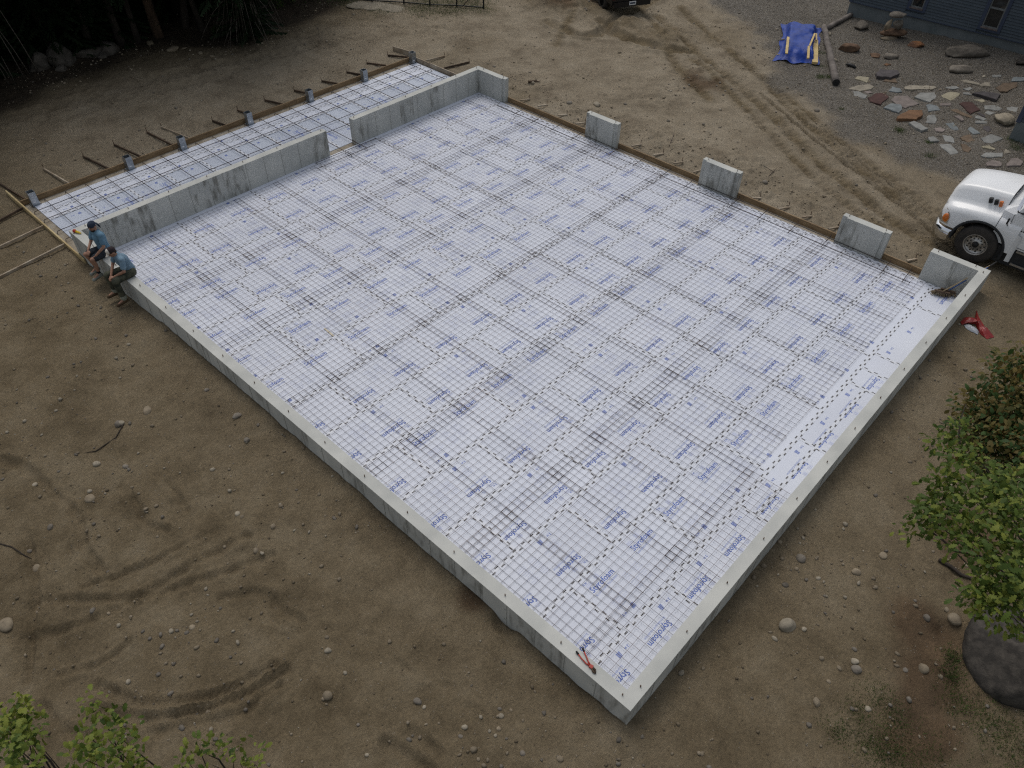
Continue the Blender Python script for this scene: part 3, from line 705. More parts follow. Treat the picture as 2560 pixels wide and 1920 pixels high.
for r_i, (ya, yb) in enumerate(rows):
    xs = [T] + BUTT[r_i] + [XE]
    for c_i, (xa, xb) in enumerate(zip(xs[:-1], xs[1:])):
        fwd = (r_i in (1, 5) and xa > 1.3) or r_i in (8, 9, 10) or (r_i == 11 and xa < 2)
        if r_i == 1 and c_i == 0: fwd = False
        # rows 0 are cut lengthwise: their boards show the lower part of the print only
        yc = (yb - RH / 2) if r_i == 0 else (ya + yb) / 2
        pr = []; L = xb - xa; ph = prr.uniform(.58, .74)
        if r_i == 0 and xa > 8: ph = 99
        while ph < L - .02 and L > .7:
            if fwd:
                me = PRINT if xa + ph - .5 + 1.12 < xb and ph > .5 else HALF
                x0 = xa + ph - .5
                if x0 + .6 < xb: pr.append((x0, yc, 0, PRINT if x0 + 1.12 < xb else HALF))
            else:
                x0 = xa + ph
                if r_i == 0: pr.append((x0 - .02, ya + .38 + .24, math.pi, HALF)); pr.append((x0 + .35, ya + .62, math.pi, MINI)) if x0 + .4 < xb else None
                else: pr.append((x0, yc, math.pi, PRINT if x0 - 1.12 > xa else HALF))
            ph += 1.212
        if r_i == 0 and ph > 90:
            if c_i in (4, 7): pr.append((xb - .1, ya + .62, math.pi, HALF)) if L > .65 else None
            if L > 1.5: pr += [(xa + .5, ya + .55, math.pi, MINI), (xa + 1.6, ya + .50, math.pi, MINI)]
        board(xa, xb, ya, yb, f'white blue-lettered foam board, {ORD[c_i]} from the long near wall in the {ORD[r_i]} row from right', 'foam boards on the main floor', pr)

# ------------------------------------------------------------------ white tape over the joints of the boards
def tape(p, q, label, grp, wd=.078, z=None):
    p = np.array(p, float); q = np.array(q, float); d = q - p; L = np.linalg.norm(d); d /= L; nrm = np.array([-d[1], d[0]])
    z = FZ + .0025 if z is None else z
    V_ = [p + nrm * wd / 2, p - nrm * wd / 2, q - nrm * wd / 2, q + nrm * wd / 2]
    mid = (p + q) / 2
    o = MB().add([(v[0], v[1], z) for v in V_], [(0, 1, 2, 3)]).build('joint_tape', TAPE, None, origin=(mid[0], mid[1], z))
    tag(o, label, 'tape', grp)
    mk = MB(); V0, F0 = MARK; lo, hi = V0.min(0), V0.max(0); s = .084 / (hi[0] - lo[0])
    M0 = np.stack([(V0[:, 0] - (lo[0] + hi[0]) / 2) * s, (V0[:, 1] - (lo[1] + hi[1]) / 2) * s * .62, V0[:, 2] * 0], -1)
    t = .06; k = 0
    while t < L - .04:
        for sd_, off in ((1, 0.0), (-1, .12)):
            tt = t + off
            if tt > L - .04: continue
            u = (tt - L / 2); c_ = d * u + nrm * sd_ * .030
            P_ = np.outer(M0[:, 0] * sd_, d) + np.outer(M0[:, 1] * sd_, nrm) + c_
            mk.add([(a[0], a[1], 0) for a in P_], F0)
        t += .24; k += 1
    me = mk.mesh('printed_marks', TINK); tag(put('printed_marks', me, o, (0, 0, .0015)), kind='stuff')
    return o
for k in range(14):
    y = Y0S + RH * k
    tape((T + .01, y), (XE - .02, y), f'long strip of black-printed white tape, {ORD[k]} long joint counted from the right wall', 'long tape strips on the floor joints')
for r_i, (ya, yb) in enumerate(rows):
    for c_i, x in enumerate(BUTT[r_i]):
        tape((x, ya + (.05 if r_i else .02)), (x, yb - .05), f'short printed tape strip, {ORD[c_i]} joint from the near wall in the {ORD[r_i]} board row', 'short tape strips on the floor joints')
tape((5.1, .62), (9.92, .62), 'strip of printed tape along the narrow foam strip beside the right wall', 'long tape strips on the floor joints', z=FZ + .0045)
tape((14.93, .3), (14.93, 16.6), 'strip of printed tape along the garage door edge of the foam', 'long tape strips on the floor joints', z=FZ + .006)

# ------------------------------------------------------------------ welded wire mesh mats
def mesh_mat(nx, ny, seed):
    r = random.Random(seed); mb = MB(); c = .1524; L_, W_ = nx * c, ny * c
    def wob(): return r.uniform(-.008, .008)
    ph = r.random() * 6
    for i in range(nx + 1):
        x = i * c - L_ / 2; pts = [(x + wob(), -W_ / 2 - .012, .006 * math.sin(ph)), (x, 0, .006 * math.sin(ph + 2)), (x + wob(), W_ / 2 + .012, .006 * math.sin(ph + 4))]
        mb.tube(pts, .0031, 4, False)
    for j in range(ny + 1):
        y = j * c - W_ / 2; pts = [(-L_ / 2 - .012, y + wob(), .007 + .006 * math.sin(ph + 1)), (0, y, .007 + .006 * math.sin(ph + 3)), (L_ / 2 + .012, y + wob(), .007)]
        mb.tube(pts, .0031, 4, False)
    return mb.mesh('wire_mesh_mat', WIRE)
MM = {}
def mat_at(x0, y0, nx, ny, z, label):
    v = (nx, ny, random.randint(0, 2))
    if v not in MM: MM[v] = mesh_mat(*v[:2], hash(v) % 999)
    o = put('wire_mesh_mat', MM[v], None, (x0 + nx * .0762 + random.uniform(-.011, .011), y0 + ny * .0762 + random.uniform(-.007, .007), z), random.uniform(-.0035, .0035))
    tag(o, label, 'wire mesh', 'wire mesh mats laid over the foam')
for i in range(11):
    for j in range(6):
        x0, y0 = .345 + 1.3716 * i, 1.22 + 2.7432 * j
        nx = 10 if i < 10 else 5; ny = 20 if j < 5 else 19
        mat_at(x0, y0, nx, ny, FZ + .022 + .008 * ((i + j) % 2) + .003 * (i % 2), f'steel wire mesh mat, {ORD[i]} from the long near wall, {ORD[j]} from the right wall')
for i, (x0, nx) in enumerate(((.345, 20), (3.088, 19))):
    mat_at(x0, .31, nx, 7, FZ + .047, f'narrow wire mesh mat along the right wall, {ORD[i]} from the near corner')

# ------------------------------------------------------------------ reinforcing bars
def bar(pts, label, grp, r=.0105, n=6):
    mb = MB().tube(pts, r, n); p = np.mean(np.array(pts), 0)
    tag(mb.build('rebar', REBAR, None, True, origin=(p[0], p[1], min(q[2] for q in pts))), label, 'rebar', grp)
ZR = FZ + .072
for k, y in enumerate((21.33, 20.71, 19.87, 19.33)):
    bar([(.07, y + .01, ZR - .09), (.09, y, ZR - .01), (.17, y, ZR), (5, y + .015, ZR + .004), (10, y - .01, ZR - .004), (15.0, y, ZR), (15.07, y, ZR - .01), (15.09, y, ZR - .09)], f'long dark rebar lying lengthwise on the porch foam, {ORD[k]} from the outer edge', 'porch reinforcing bars')
for k in range(24):
    x = .58 + .618 * k; a = random.uniform(-.03, .03)
    if 8.0 < x < 9.3: y1 = 17.45
    else: y1 = 18.55 if k % 3 else 18.75
    bar([(x - .01, 21.80, ZR - .06), (x, 21.77, ZR + .012), (x + a * .3, 20.3, ZR + .020), (x + a, y1 + .05, ZR + .015), (x + a, y1, ZR - .05)], f'short rebar lying crosswise on the porch foam, {ORD[k]} from the left end', 'porch reinforcing bars')
for k, (x, a, b) in enumerate(((15.0, 1.55, 16.65), (14.56, 1.50, 16.68))):
    bar([(x - .02, a, ZR), (x, 6, ZR + .01), (x - .03, 11, ZR), (x, b, ZR + .012)], ['long rebar nearest the garage door openings', 'second long rebar in from the garage door openings'][k], 'edge reinforcing bars')
HK = [15.77, 14.91, 14.04, 13.12, 11.54, 10.54, 9.50, 8.60, 7.0, 6.04, 5.05, 4.03, 2.28, 1.71]
for k, y in enumerate(HK):
    bar([(14.40, y - .04, ZR + .02), (14.98, y, ZR + .024), (15.06, y, ZR + .03), (15.08, y, ZR + .085)], f'short hooked rebar across the garage edge bars, {ORD[k]} from the back corner', 'hooked edge bars')
for k, (p, q) in enumerate((((7.3, 17.55), (9.6, 17.52)), ((7.44, 17.89), (9.9, 17.82)))):
    bar([(*p, ZR), (*q, ZR)], ['rebar before the back doorway, farther from the porch', 'rebar in the back doorway, nearer the porch'][k], 'edge reinforcing bars')

# ------------------------------------------------------------------ porch slab: bed, foam, tape, post brackets, form boards
tag(MB().span(0.0, LX + .05, LY, PY, -1.12, -.905).build('porch_bed', SAND), 'pale sand under the porch foam', 'ground', kind='structure')
MB().span(.0, LX + .05, 21.76, PY, -.905, -.868).build('porch_edge', SAND, None); tag(bpy.data.objects['porch_edge'], 'pale sandy strip between porch foam and front form board', 'ground', kind='structure')
MB().span(.0, .235, LY, 21.76, -.905, -.868).build('porch_end', SAND, None); tag(bpy.data.objects['porch_end'], 'pale sandy strip at the left end of the porch foam', 'ground', kind='structure')
pxs = [.24, 1.42, 2.64, 3.86, 5.08, 6.30, 7.52, 8.74, 9.96, 11.18, 12.40, 13.62, 14.84, 15.24]
for k, (xa, xb) in enumerate(zip(pxs[:-1], pxs[1:])):
    pr = [] if xb - xa < 1 else [((xa + xb) / 2, 18.72 + prr.random() * .3, math.pi / 2, PRINT)] if prr.random() < .8 else [((xa + xb) / 2, 20.3, -math.pi / 2, PRINT)]
    if xb - xa > 1: pr.append((xa + .5, 20.45, 0, MINI))
    board(xa, xb, LY + .005, 20.73, f'foam board on the porch, {ORD[k]} from the left end', 'porch foam boards', pr, FOAM2)
    if k: tape((xa, LY + .05), (xa, 20.68), f'tape strip crossing the porch foam, {ORD[k - 1]} from the left end', 'porch tape strips')
for k in range(7):
    xa, xb = .24 + 2.438 * k, min(.24 + 2.438 * (k + 1), 15.24)
    if xb - xa < .1: continue
    board(xa, xb, 20.73, 21.18, f'narrow foam strip in the middle of the porch, {ORD[k]} from the left end', 'porch foam boards', [(xa + .5, 20.95, 0, MINI), (xa + 1.5, 20.9, 0, MINI)] if xb - xa > 2 else [])
    board(xa, xb, 21.18, 21.76, f'foam strip along the porch front board, {ORD[k]} from the left end', 'porch foam boards', [(xa + .9, 21.42, 0, MINI)] if xb - xa > 2 else [])
for k, y in enumerate((20.73, 21.18)):
    tape((.26, y), (15.2, y), ['long tape strip on the porch foam, nearer the wall', 'long tape strip on the porch foam, nearer the front board'][k], 'porch tape strips', z=FZ + .0045)

def bracket(x, y, k):
    t = thing('post_bracket', (x, y, FZ), f'square galvanised post bracket on the porch edge, {ORD[k]} from the left', 'post bracket', 'post brackets along the porch')
    s, th, h = .20, .008, .40; z0 = FZ + .012
    m_ = MB(); tp = .012
    for sx, sy, wx, wy in ((0, -1, s, th), (0, 1, s, th), (-1, 0, th, s - 2 * th), (1, 0, th, s - 2 * th)):
        m_.box((x + sx * (s / 2 - th / 2), y + sy * (s / 2 - th / 2), z0 + h / 2), (wx, wy, h))
    m_.build('sleeve', GALV, t)
    MB().box((x, y, FZ + .006), (.27, .27, .010)).build('base_plate', GALV, t)
    MB().box((x - .02, y - s / 2 - .001, z0 + .10), (.06, .0015, .03)).build('paper_tag', WHITEP, t)
    for sx in (-1, 1): MB().tube([(x + sx * .115, y - .115, FZ + .01), (x + sx * .115, y - .115, FZ + .035)], .012, 6).build('bolt', RUST, t)
    t.rotation_euler = (0, 0, random.uniform(-.06, .06))
for k, x in enumerate((.32, 3.28, 5.11, 7.64, 10.18, 12.70, 15.14)): bracket(x, 21.86, k)

def plank(p, q, z0, z1, th, m, label, cat='form board', grp=None, name='form_board'):
    p = np.array(p, float); q = np.array(q, float)
    mb = MB().beam((p[0], p[1], (z0 + z1) / 2), (q[0], q[1], (z0 + z1) / 2), th, z1 - z0)
    return tag(mb.build(name, m, None, origin=((p[0] + q[0]) / 2, (p[1] + q[1]) / 2, z0)), label, cat, grp)
ZT = -.695
for k, (a, b) in enumerate(((-.02, 4.85), (4.86, 9.70), (9.71, 15.30))):
    plank((a, PY + .02), (b, PY + .02), -.90, ZT + (.0, .006, .002)[k], .038, FORM, ['brown form board along the porch front, left length', 'brown form board along the porch front, middle length', 'brown form board along the porch front, right length'][k], grp='porch form boards')
plank((-.045, 17.86), (-.045, 22.9), -.92, -.67, .040, FORMP, 'yellow form board at the left end of the porch, running past the corner', grp='porch form boards')
plank((15.30, 18.35), (15.30, 21.98), -.90, -.68, .038, STICK, 'weathered grey form board at the right end of the porch', grp='porch form boards')
for k, (a, b) in enumerate(((13.005, 16.745), (8.455, 11.695), (3.905, 7.145), (1.455, 2.555))):
    plank((15.225, a), (15.225, b), -.861, -.69, .038, FORM, f'brown form board across a garage side opening, {ORD[k]} from the back corner', grp='garage side form boards')

def stake(p, q, m, label, grp, w_=.035, h_=.07, pin=True):
    zp, zq = gz(*p) + .03, gz(*q) + .02
    t = thing('board_brace', (q[0], q[1], zq - .05), label, 'brace', grp)
    MB().beam((p[0], p[1], max(zp, -.80) + .05), (q[0], q[1], zq + .02), w_, h_).build('strut', m, t)
    if pin:
        MB().tube([(q[0] + .03, q[1] + .03, zq - .25), (q[0] + .02, q[1] + .05, zq + .16)], .010, 6).build('steel_pin', RUST, t)
PS = [(1.47, 1.32, 1.42), (2.73, 2.56, 1.42), (3.81, 3.61, 1.45), (4.90, 4.77, 1.45), (5.54, 5.30, 1.46), (6.89, 6.77, .68), (7.90, 7.81, .75), (9.17, 8.93, .75), (10.42, 10.20, .75), (11.69, 11.44, .75), (12.83, 12.59, .70), (13.97, 13.63, .75), (15.1, 14.71, .75)]
for k, (a, b, L_) in enumerate(PS):
    stake((a, PY + .06), (b, PY + .08 + L_), STICK if k in (0, 4) else DSTICK, f'wooden brace holding the porch front board, {ORD[k]} from the left', 'braces behind the porch board', w_=.04)
for k, (y, x1, y1) in enumerate(((21.71, -1.6, 21.25), (20.30, -1.75, 20.02), (18.98, -1.95, 18.70))):
    stake((-.085, y), (x1, y1), DSTICK if k < 1 else STICK, f'long brace at the left end of the porch, {ORD[k]} from the outer corner', 'braces at the porch end', w_=.045)
stake((.18, 22.12), (.0, 23.7), DSTICK, 'long dark brace at the outer left corner of the porch', 'braces at the porch end')
for k, (p, q) in enumerate((((15.34, 21.3), (16.19, 21.11)), ((15.34, 20.27), (16.48, 20.01)))):
    stake(p, q, STICK if k == 0 else DSTICK, ['pale brace at the right end of the porch', 'dark brace at the right end of the porch'][k], 'braces at the porch end')
plank((15.36, 22.1), (15.2, 23.1), -.78, -.56, .03, STICK, 'loose grey board leaning by the right corner of the porch', 'board', None, 'loose_board')
for k, y in enumerate((16.2, 15.35, 14.4, 13.6, 11.2, 10.33, 9.55, 8.8, 6.7, 5.8, 5.05, 4.22, 1.94)):
    stake((15.27, y), (15.62 + .05 * math.sin(k * 3), y - .16), STICK, f'short wooden brace outside the garage side boards, {ORD[k]} from the back corner', 'short garage side braces', .045, .045)
for k, (a, b, c_, d_) in enumerate(((1685, 336, 1673, 368), (1940, 424, 1921, 444), (1908, 418, 1935, 432))):
    p, q = onground(a, b), onground(c_, d_)
    bar([(p[0], p[1], p[2] + .05), (q[0], q[1], q[2] + .02)], ['rusty rebar stub lying behind the third garage opening', 'crossed rebar stub lying near the tyre tracks, longer one', 'crossed rebar stub lying near the tyre tracks, shorter one'][k], 'stray bars', .009)
# ------------------------------------------------------------------ stones of the yard
FLAGC = {'b': ('beige', (.40, .355, .28)), 'g': ('pale grey', (.34, .34, .32)), 'm': ('maroon', (.105, .055, .048)), 'l': ('blue-grey', (.26, .285, .29)),
         'o': ('rusty orange', (.235, .13, .07)), 'p': ('pinkish grey', (.32, .27, .245)), 'd': ('dark purple', (.11, .098, .10)), 't': ('tan brown', (.215, .155, .105)), 'c': ('cream', (.48, .43, .31))}
FM = {k: mat('flag_' + v[0].replace(' ', '_'), tuple(.78 * q for q in v[1]), tuple(.54 * q for q in v[1]), 5, .88, .35, 22, rnd=.12, bdist=.01) for k, v in FLAGC.items()}
F1 = [('b', .05, '280,465 460,410 620,400 690,440 640,480 480,510'), ('g', .05, '350,520 430,515 580,580 550,630 370,590'), ('p', .04, '530,515 630,510 680,540 600,550'), ('m', .05, '610,620 730,550 890,550 930,620 810,725 640,680'),
      ('l', .05, '940,510 1000,440 1130,470 1160,520 1060,530'), ('b', .05, '1215,440 1280,420 1600,420 1610,480 1220,480'), ('b', .04, '1620,430 1700,430 1740,460 1640,480'), ('g', .05, '1380,610 1470,540 1700,540 1725,600 1630,690'),
      ('p', .06, '990,670 1040,600 1250,590 1430,720 1220,790 1130,750'), ('l', .10, '870,780 990,720 1140,740 1160,790 1110,865'), ('o', .17, '1100,930 1280,830 1490,830 1500,900 1400,970 1110,965'),
      ('l', .05, '1570,740 1610,730 1750,760 1790,825 1600,845'), ('g', .05, '1560,1030 1600,920 1700,905 1735,980 1715,1045'), ('g', .14, '1280,1040 1360,1010 1470,1050 1590,1130 1480,1160 1390,1110'),
      ('p', .05, '1700,1130 1800,1110 1880,1150 1840,1185 1740,1180'), ('c', .08, '390,300 430,270 600,280 610,330 570,370 500,340'), ('d', .17, '740,210 800,150 1080,170 1110,220 980,280 760,260'), ('t', .05, '860,350 880,290 1050,300 1080,370'),
      ('o', .05, '860,70 900,50 980,70 910,90'), ('g', .10, '1600,1280 1680,1260 1780,1330 1640,1340')]
F2 = [('c', .06, '30,460 170,395 330,420 310,455 180,530'), ('p', .05, '0,580 180,580 180,620 20,620'), ('m', .06, '330,590 400,560 530,570 660,690 510,745'), ('t', .05, '170,690 280,680 530,800 520,825 400,790'), ('p', .05, '230,790 350,790 395,860 360,870'),
      ('l', .05, '90,920 220,900 310,1020 230,1030'), ('g', .05, '50,1110 170,1125 230,1170 240,1230 100,1210'), ('g', .05, '0,1270 170,1260 300,1400 180,1430'), ('t', .05, '345,1150 500,1100 575,1200 480,1230 380,1190'), ('t', .06, '350,1260 430,1270 520,1330 480,1390 400,1370'),
      ('l', .05, '465,1010 510,970 670,1080 550,1090'), ('g', .04, '590,790 620,785 780,845 720,865 590,820'), ('g', .04, '590,870 780,880 785,920 600,910'), ('g', .05, '750,740 800,705 920,745 830,775'), ('g', .05, '740,625 900,615 1030,665 970,705 750,680'),
      ('g', .05, '1110,655 1190,640 1300,650 1270,740 1130,690'), ('c', .04, '560,525 720,520 755,550 700,565'), ('d', .14, '560,410 700,385 1000,430 930,520 760,470'), ('g', .04, '390,400 480,405 525,440 400,425'), ('t', .06, '940,320 1050,250 1280,235 1250,320 1120,385 1010,380'),
      ('b', .06, '345,205 420,195 650,250 640,275 420,240'), ('b', .06, '660,275 740,230 830,235 835,300 700,300'), ('g', .05, '90,320 270,300 320,330 210,350'), ('g', .05, '390,340 490,315 540,340 480,370'), ('l', .06, '1195,190 1230,150 1394,145 1394,205 1210,215'),
      ('g', .05, '870,115 1020,110 1010,145 880,150'), ('b', .05, '700,125 750,110 760,135 720,150'), ('g', .06, '690,1160 850,1095 1040,1165 860,1245 740,1220'), ('c', .05, '700,1290 820,1285 915,1335 900,1355 730,1320'), ('g', .06, '690,1450 760,1405 1030,1400 1020,1470 760,1475'),
      ('b', .06, '1060,1390 1090,1340 1190,1400 1080,1415'), ('p', .06, '770,1570 860,1530 990,1545 1030,1590 1000,1620 790,1610'), ('p', .06, '1110,1590 1180,1500 1280,1490 1370,1540 1340,1610 1130,1620'), ('d', .04, '630,750 660,735 750,790 740,810'), ('d', .04, '700,970 810,960 860,1010 800,1060')]
flags = []
for lst, o, s in ((F1, (2080, 150), .1507), (F2, (2350, 170), .15065)):
    for c_, th, txt in lst:
        P_ = [tuple(map(float, q.split(','))) for q in txt.split()]
        P_ = [(o[0] + a * s, o[1] + b * s) for a, b in P_]
        flags.append((min(p[0] for p in P_), c_, th, P_))
cnt = {}
tot = {c_: sum(1 for f_ in flags if f_[1] == c_) for c_ in FLAGC}
fr = random.Random(5)
for x_, c_, th, P_ in sorted(flags):
    cx, cy = np.mean(P_, 0); th = th * .62 if th > .08 else th * .55; base = onground(cx, cy); zt = base[2] + th
    W_ = [at(a, b, zt)[:2] for a, b in P_]; wc = np.mean(W_, 0); W_ = [wc + (q - wc) * 1.07 for q in W_]
    # more points along the edges so the outline is broken, not straight
    O_ = []
    for a, b in zip(W_, W_[1:] + W_[:1]):
        O_.append(a); d = b - a
        for t in (.35, .7): O_.append(a + d * t + np.array([d[1], -d[0]]) * fr.uniform(-.05, .06))
    ar = sum(a[0] * b[1] - b[0] * a[1] for a, b in zip(O_, O_[1:] + O_[:1]))
    if ar < 0: O_ = O_[::-1]
    k = cnt.get(c_, 0); cnt[c_] = k + 1
    zs = [zt + fr.uniform(-.008, .008) for _ in O_]
    ob = MB().prism(O_, base[2] - .06, zs, 0, .015).build('flagstone', FM[c_], None, origin=(base[0], base[1], base[2] - .06))
    nm = FLAGC[c_][0]
    tag(ob, f'{nm} flat flagstone on the gravel yard, {ORD[k]} {nm} one counted from the left', 'flagstone', 'flagstones laid out on the gravel')

def boulder(px_, py_, wpx, size, m, seed, label, rot=0., facet=6, sink=.12, base=IC3, name='boulder', rough=.25):
    p = onground(px_, py_)
    o = put(name, rock_mesh(name, size, m, seed, base, rough, facet), None, (p[0], p[1], p[2] - size[2] * sink), rot)
    return tag(o, label, 'boulder')
K = .3165
def Yp(a, b): return (1860 + a * K, b * K)
boulder(*Yp(830, 395), 0, (.95, .55, .42), STONE_BROWN, 1, 'brown angular boulder right of the grey poles', -.9, 8)
boulder(*Yp(1735, 425), 0, (1.85, .75, .50), STONE_GREY, 2, 'long grey boulder lying against the blue house', -.8, 5)
boulder(*Yp(1710, 560), 0, (1.02, .5, .36), STONE_GREY, 3, 'middle sized grey boulder in front of the long grey one', -.75, 6)
boulder(*Yp(1360, 365), 0, (.75, .45, .26), STONE_RUST, 4, 'low rusty boulder between the cairn and the long grey boulder', -.8, 8)
boulder(*Yp(1145, 455), 0, (.58, .45, .22), STONE_GREY, 5, 'small blue-grey boulder below the cairn', -.6, 6)
boulder(*Yp(1040, 440), 0, (.45, .35, .10), STONE_BROWN, 6, 'flat reddish rock beside the small blue-grey boulder', -.6, 6)
boulder(*Yp(920, 225), 0, (.62, .55, .42), STONE_GREY, 7, 'rough pale-topped boulder near the house corner', -.5, 9)
boulder(*Yp(2052, 960), 0, (.85, .78, .36), STONE_PALE, 8, 'big cream boulder beside the blue house wing', .4, 6)
boulder(*Yp(2185, 500), 0, (.62, .5, .35), STONE_DARK, 9, 'dark boulder at the right edge near the house wall', .2, 6)
boulder(*Yp(2000, 1130), 0, (.0001, .0001, .0001), STONE_DARK, 9, '', 0) if False else None
# the cairn: stacked slabs that stand one on another
cp = onground(*Yp(1150, 300)); ca_ = -.78
def cst(dx, dy, dz, size, m, seed, label, rz=0., facet=7, tilt=0.):
    c_, s_ = math.cos(ca_), math.sin(ca_)
    o = put('cairn_stone', rock_mesh('cairn_stone', size, m, seed, IC2, .18, facet), None, (cp[0] + dx * c_ - dy * s_, cp[1] + dx * s_ + dy * c_, cp[2] + dz), ca_ + rz)
    o.rotation_euler[1] = tilt
    tag(o, label, 'stone', 'stones of the cairn')
cst(-.12, -.10, -.02, (.75, .5, .20), STONE_TAN, 21, 'pale broken slab at the foot of the cairn')
cst(.10, .05, .10, (1.15, .62, .30), STONE_BROWN, 22, 'wide banded slab carrying the cairn legs')
cst(-.30, .0, .36, (.2, .25, .52), STONE_TAN, 23, 'yellow upright leg stone of the cairn', .1, 5, .25)
cst(.22, .1, .36, (.45, .35, .50), STONE_GREY, 24, 'thick grey leg stone of the cairn', .3, 6)
cst(.05, .05, .84, (.75, .42, .24), STONE_GREY, 25, 'broad dark cap stone on top of the cairn', -.1, 6)

# ------------------------------------------------------------------ blue house
CLAP = mat('blue_siding', (.085, .105, .125), (.07, .09, .11), 1.5, .6, .1, 30, rnd=.06, spec=.25)
TRIMB = mat('blue_trim', (.065, .082, .125), (.055, .07, .11), 3, .6, spec=.25)
FOUNDB = mat('blue_grey_footing', (.18, .20, .205), (.13, .15, .155), 1.6, .85, .2, 30)
SILLW = mat('sill_wood', (.20, .165, .15), (.13, .105, .10), 5, .7)
SASH = mat('sash_grey', (.20, .21, .21), (.15, .16, .16), 5, .5)
def housepoint(s, dpt, z): q = HP0 + HD * s + HN * dpt; return np.array([q[0], q[1], z])
HL = 7.6; SB = -.10
hs_ = thing('house', (*housepoint(HL / 2, -3, -.9)[:2], -.9), 'slate blue clapboard house on a grey footing beyond the gravel yard', 'house')
RH_ = np.array([[HD[0], HN[0], 0], [HD[1], HN[1], 0], [0, 0, 1.0]])
def hbox(s0, s1, d0, d1, z0, z1, mb): return mb.box(housepoint((s0 + s1) / 2, (d0 + d1) / 2, (z0 + z1) / 2), (abs(s1 - s0), abs(d1 - d0), z1 - z0), RH_)
hbox(-.02, HL, -6, -.03, -1.3, SB + .02, MB()).build('footing', FOUNDB, hs_)
hbox(.0, HL, -5.96, -.035, SB + .021, 5.2, MB()).build('wall_core', CLAP, hs_)
WINS = [(2.55, 3.07, .25, 1.75), (5.52, 6.14, .15, 1.65)]
ZH = .112
clap_data = {}
for k in range(46):
    z0 = SB + ZH * k; parts_ = [(0.10, HL)]
    for a, b, c_, d_ in WINS:
        if z0 + ZH > c_ - .16 and z0 < d_ + .14:
            nw = []
            for p, q in parts_:
                if a - .14 > p and b + .14 < q: nw += [(p, a - .14), (b + .14, q)]
                else: nw.append((p, q))
            parts_ = nw
    for p, q in parts_:
        key = round(q - p, 3)
        if key not in clap_data:
            h = key / 2; m_ = MB(); m_.add([(-h, -.02, 0), (h, -.02, 0), (h, .036, 0), (-h, .036, 0), (-h, -.02, ZH + .02), (h, -.02, ZH + .02), (h, .004, ZH + .02), (-h, .004, ZH + .02)],
                                          [(0, 3, 2, 1), (4, 5, 6, 7), (3, 7, 6, 2), (0, 1, 5, 4), (0, 4, 7, 3), (1, 2, 6, 5)])
            clap_data[key] = m_.mesh('clapboard', CLAP)
        c0 = housepoint((p + q) / 2, 0, z0)
        o = put('clapboard', clap_data[key], hs_, c0 - WL[hs_], math.atan2(HD[1], HD[0]) if abs(HD[0] * HN[1] - HD[1] * HN[0] - 1) < .1 else math.atan2(HD[1], HD[0]))
        if HD[0] * HN[1] - HD[1] * HN[0] < 0: o.scale[1] = -1
hbox(-.06, .098, -.06, .045, SB - .03, 5.2, MB()).build('corner_board', TRIMB, hs_)
hbox(.10, HL, -.03, .05, SB - .03, SB - .002, MB()).build('skirt_trim', TRIMB, hs_)
for a, b, c_, d_ in WINS:
    wn_ = hbox(a, b, -.03, -.012, c_, d_, MB()).build('window', GLASS, hs_)
    for s0, s1, z0, z1 in ((a - .135, a - .002, c_ - .14, d_ + .14), (b + .002, b + .135, c_ - .14, d_ + .14), (a - .002, b + .002, d_, d_ + .14), (a - .002, b + .002, c_ - .14, c_ - .055)):
        hbox(s0, s1, -.03, .052, z0, z1, MB()).build('casing', TRIMB, wn_)
    hbox(a - .02, b + .02, -.012, .075, c_ - .053, c_ - .004, MB()).build('sill', SILLW, wn_)
    hbox(a, b, -.011, .02, (c_ + d_) / 2 - .05, (c_ + d_) / 2 + .02, MB()).build('meeting_rail', SASH, wn_)
    for s0, s1 in ((a, a + .05), (b - .05, b)): hbox(s0, s1, -.011, .018, c_, d_, MB()).build('sash_frame', SASH, wn_)
    hbox(a + .05, b - .05, -.011, .018, c_, c_ + .05, MB()).build('sash_frame', SASH, wn_)
# the wing of the house at the right edge
WC = onground(2521, 347)
wg = thing('house_wing', (WC[0] + 2, WC[1] - 2, -.9), 'corner of the blue house wing at the right edge above the white truck', 'house')
MB().span(WC[0], WC[0] + 7.2, WC[1] - 5, WC[1], -1.2, -.02).build('footing', FOUNDB, wg)
MB().span(WC[0] + .03, WC[0] + 7.17, WC[1] - 4.97, WC[1] - .03, -.0195, 4.6).build('wall_core', CLAP, wg)
cw = MB().add([(-2.44, -.02, 0), (2.44, -.02, 0), (2.44, .036, 0), (-2.44, .036, 0), (-2.44, -.02, ZH + .02), (2.44, -.02, ZH + .02), (2.44, .004, ZH + .02), (-2.44, .004, ZH + .02)], [(0, 3, 2, 1), (4, 5, 6, 7), (3, 7, 6, 2), (0, 1, 5, 4), (0, 4, 7, 3), (1, 2, 6, 5)]).mesh('clapboard', CLAP)
for k in range(40): put('clapboard', cw, wg, np.array((WC[0] + .03, WC[1] - 2.55, -.0 + ZH * k)) - WL[wg], math.pi / 2)
MB().span(WC[0] - .03, WC[0] + .10, WC[1] - .11, WC[1] + .03, -.05, 4.6).build('corner_board', TRIMB, wg)

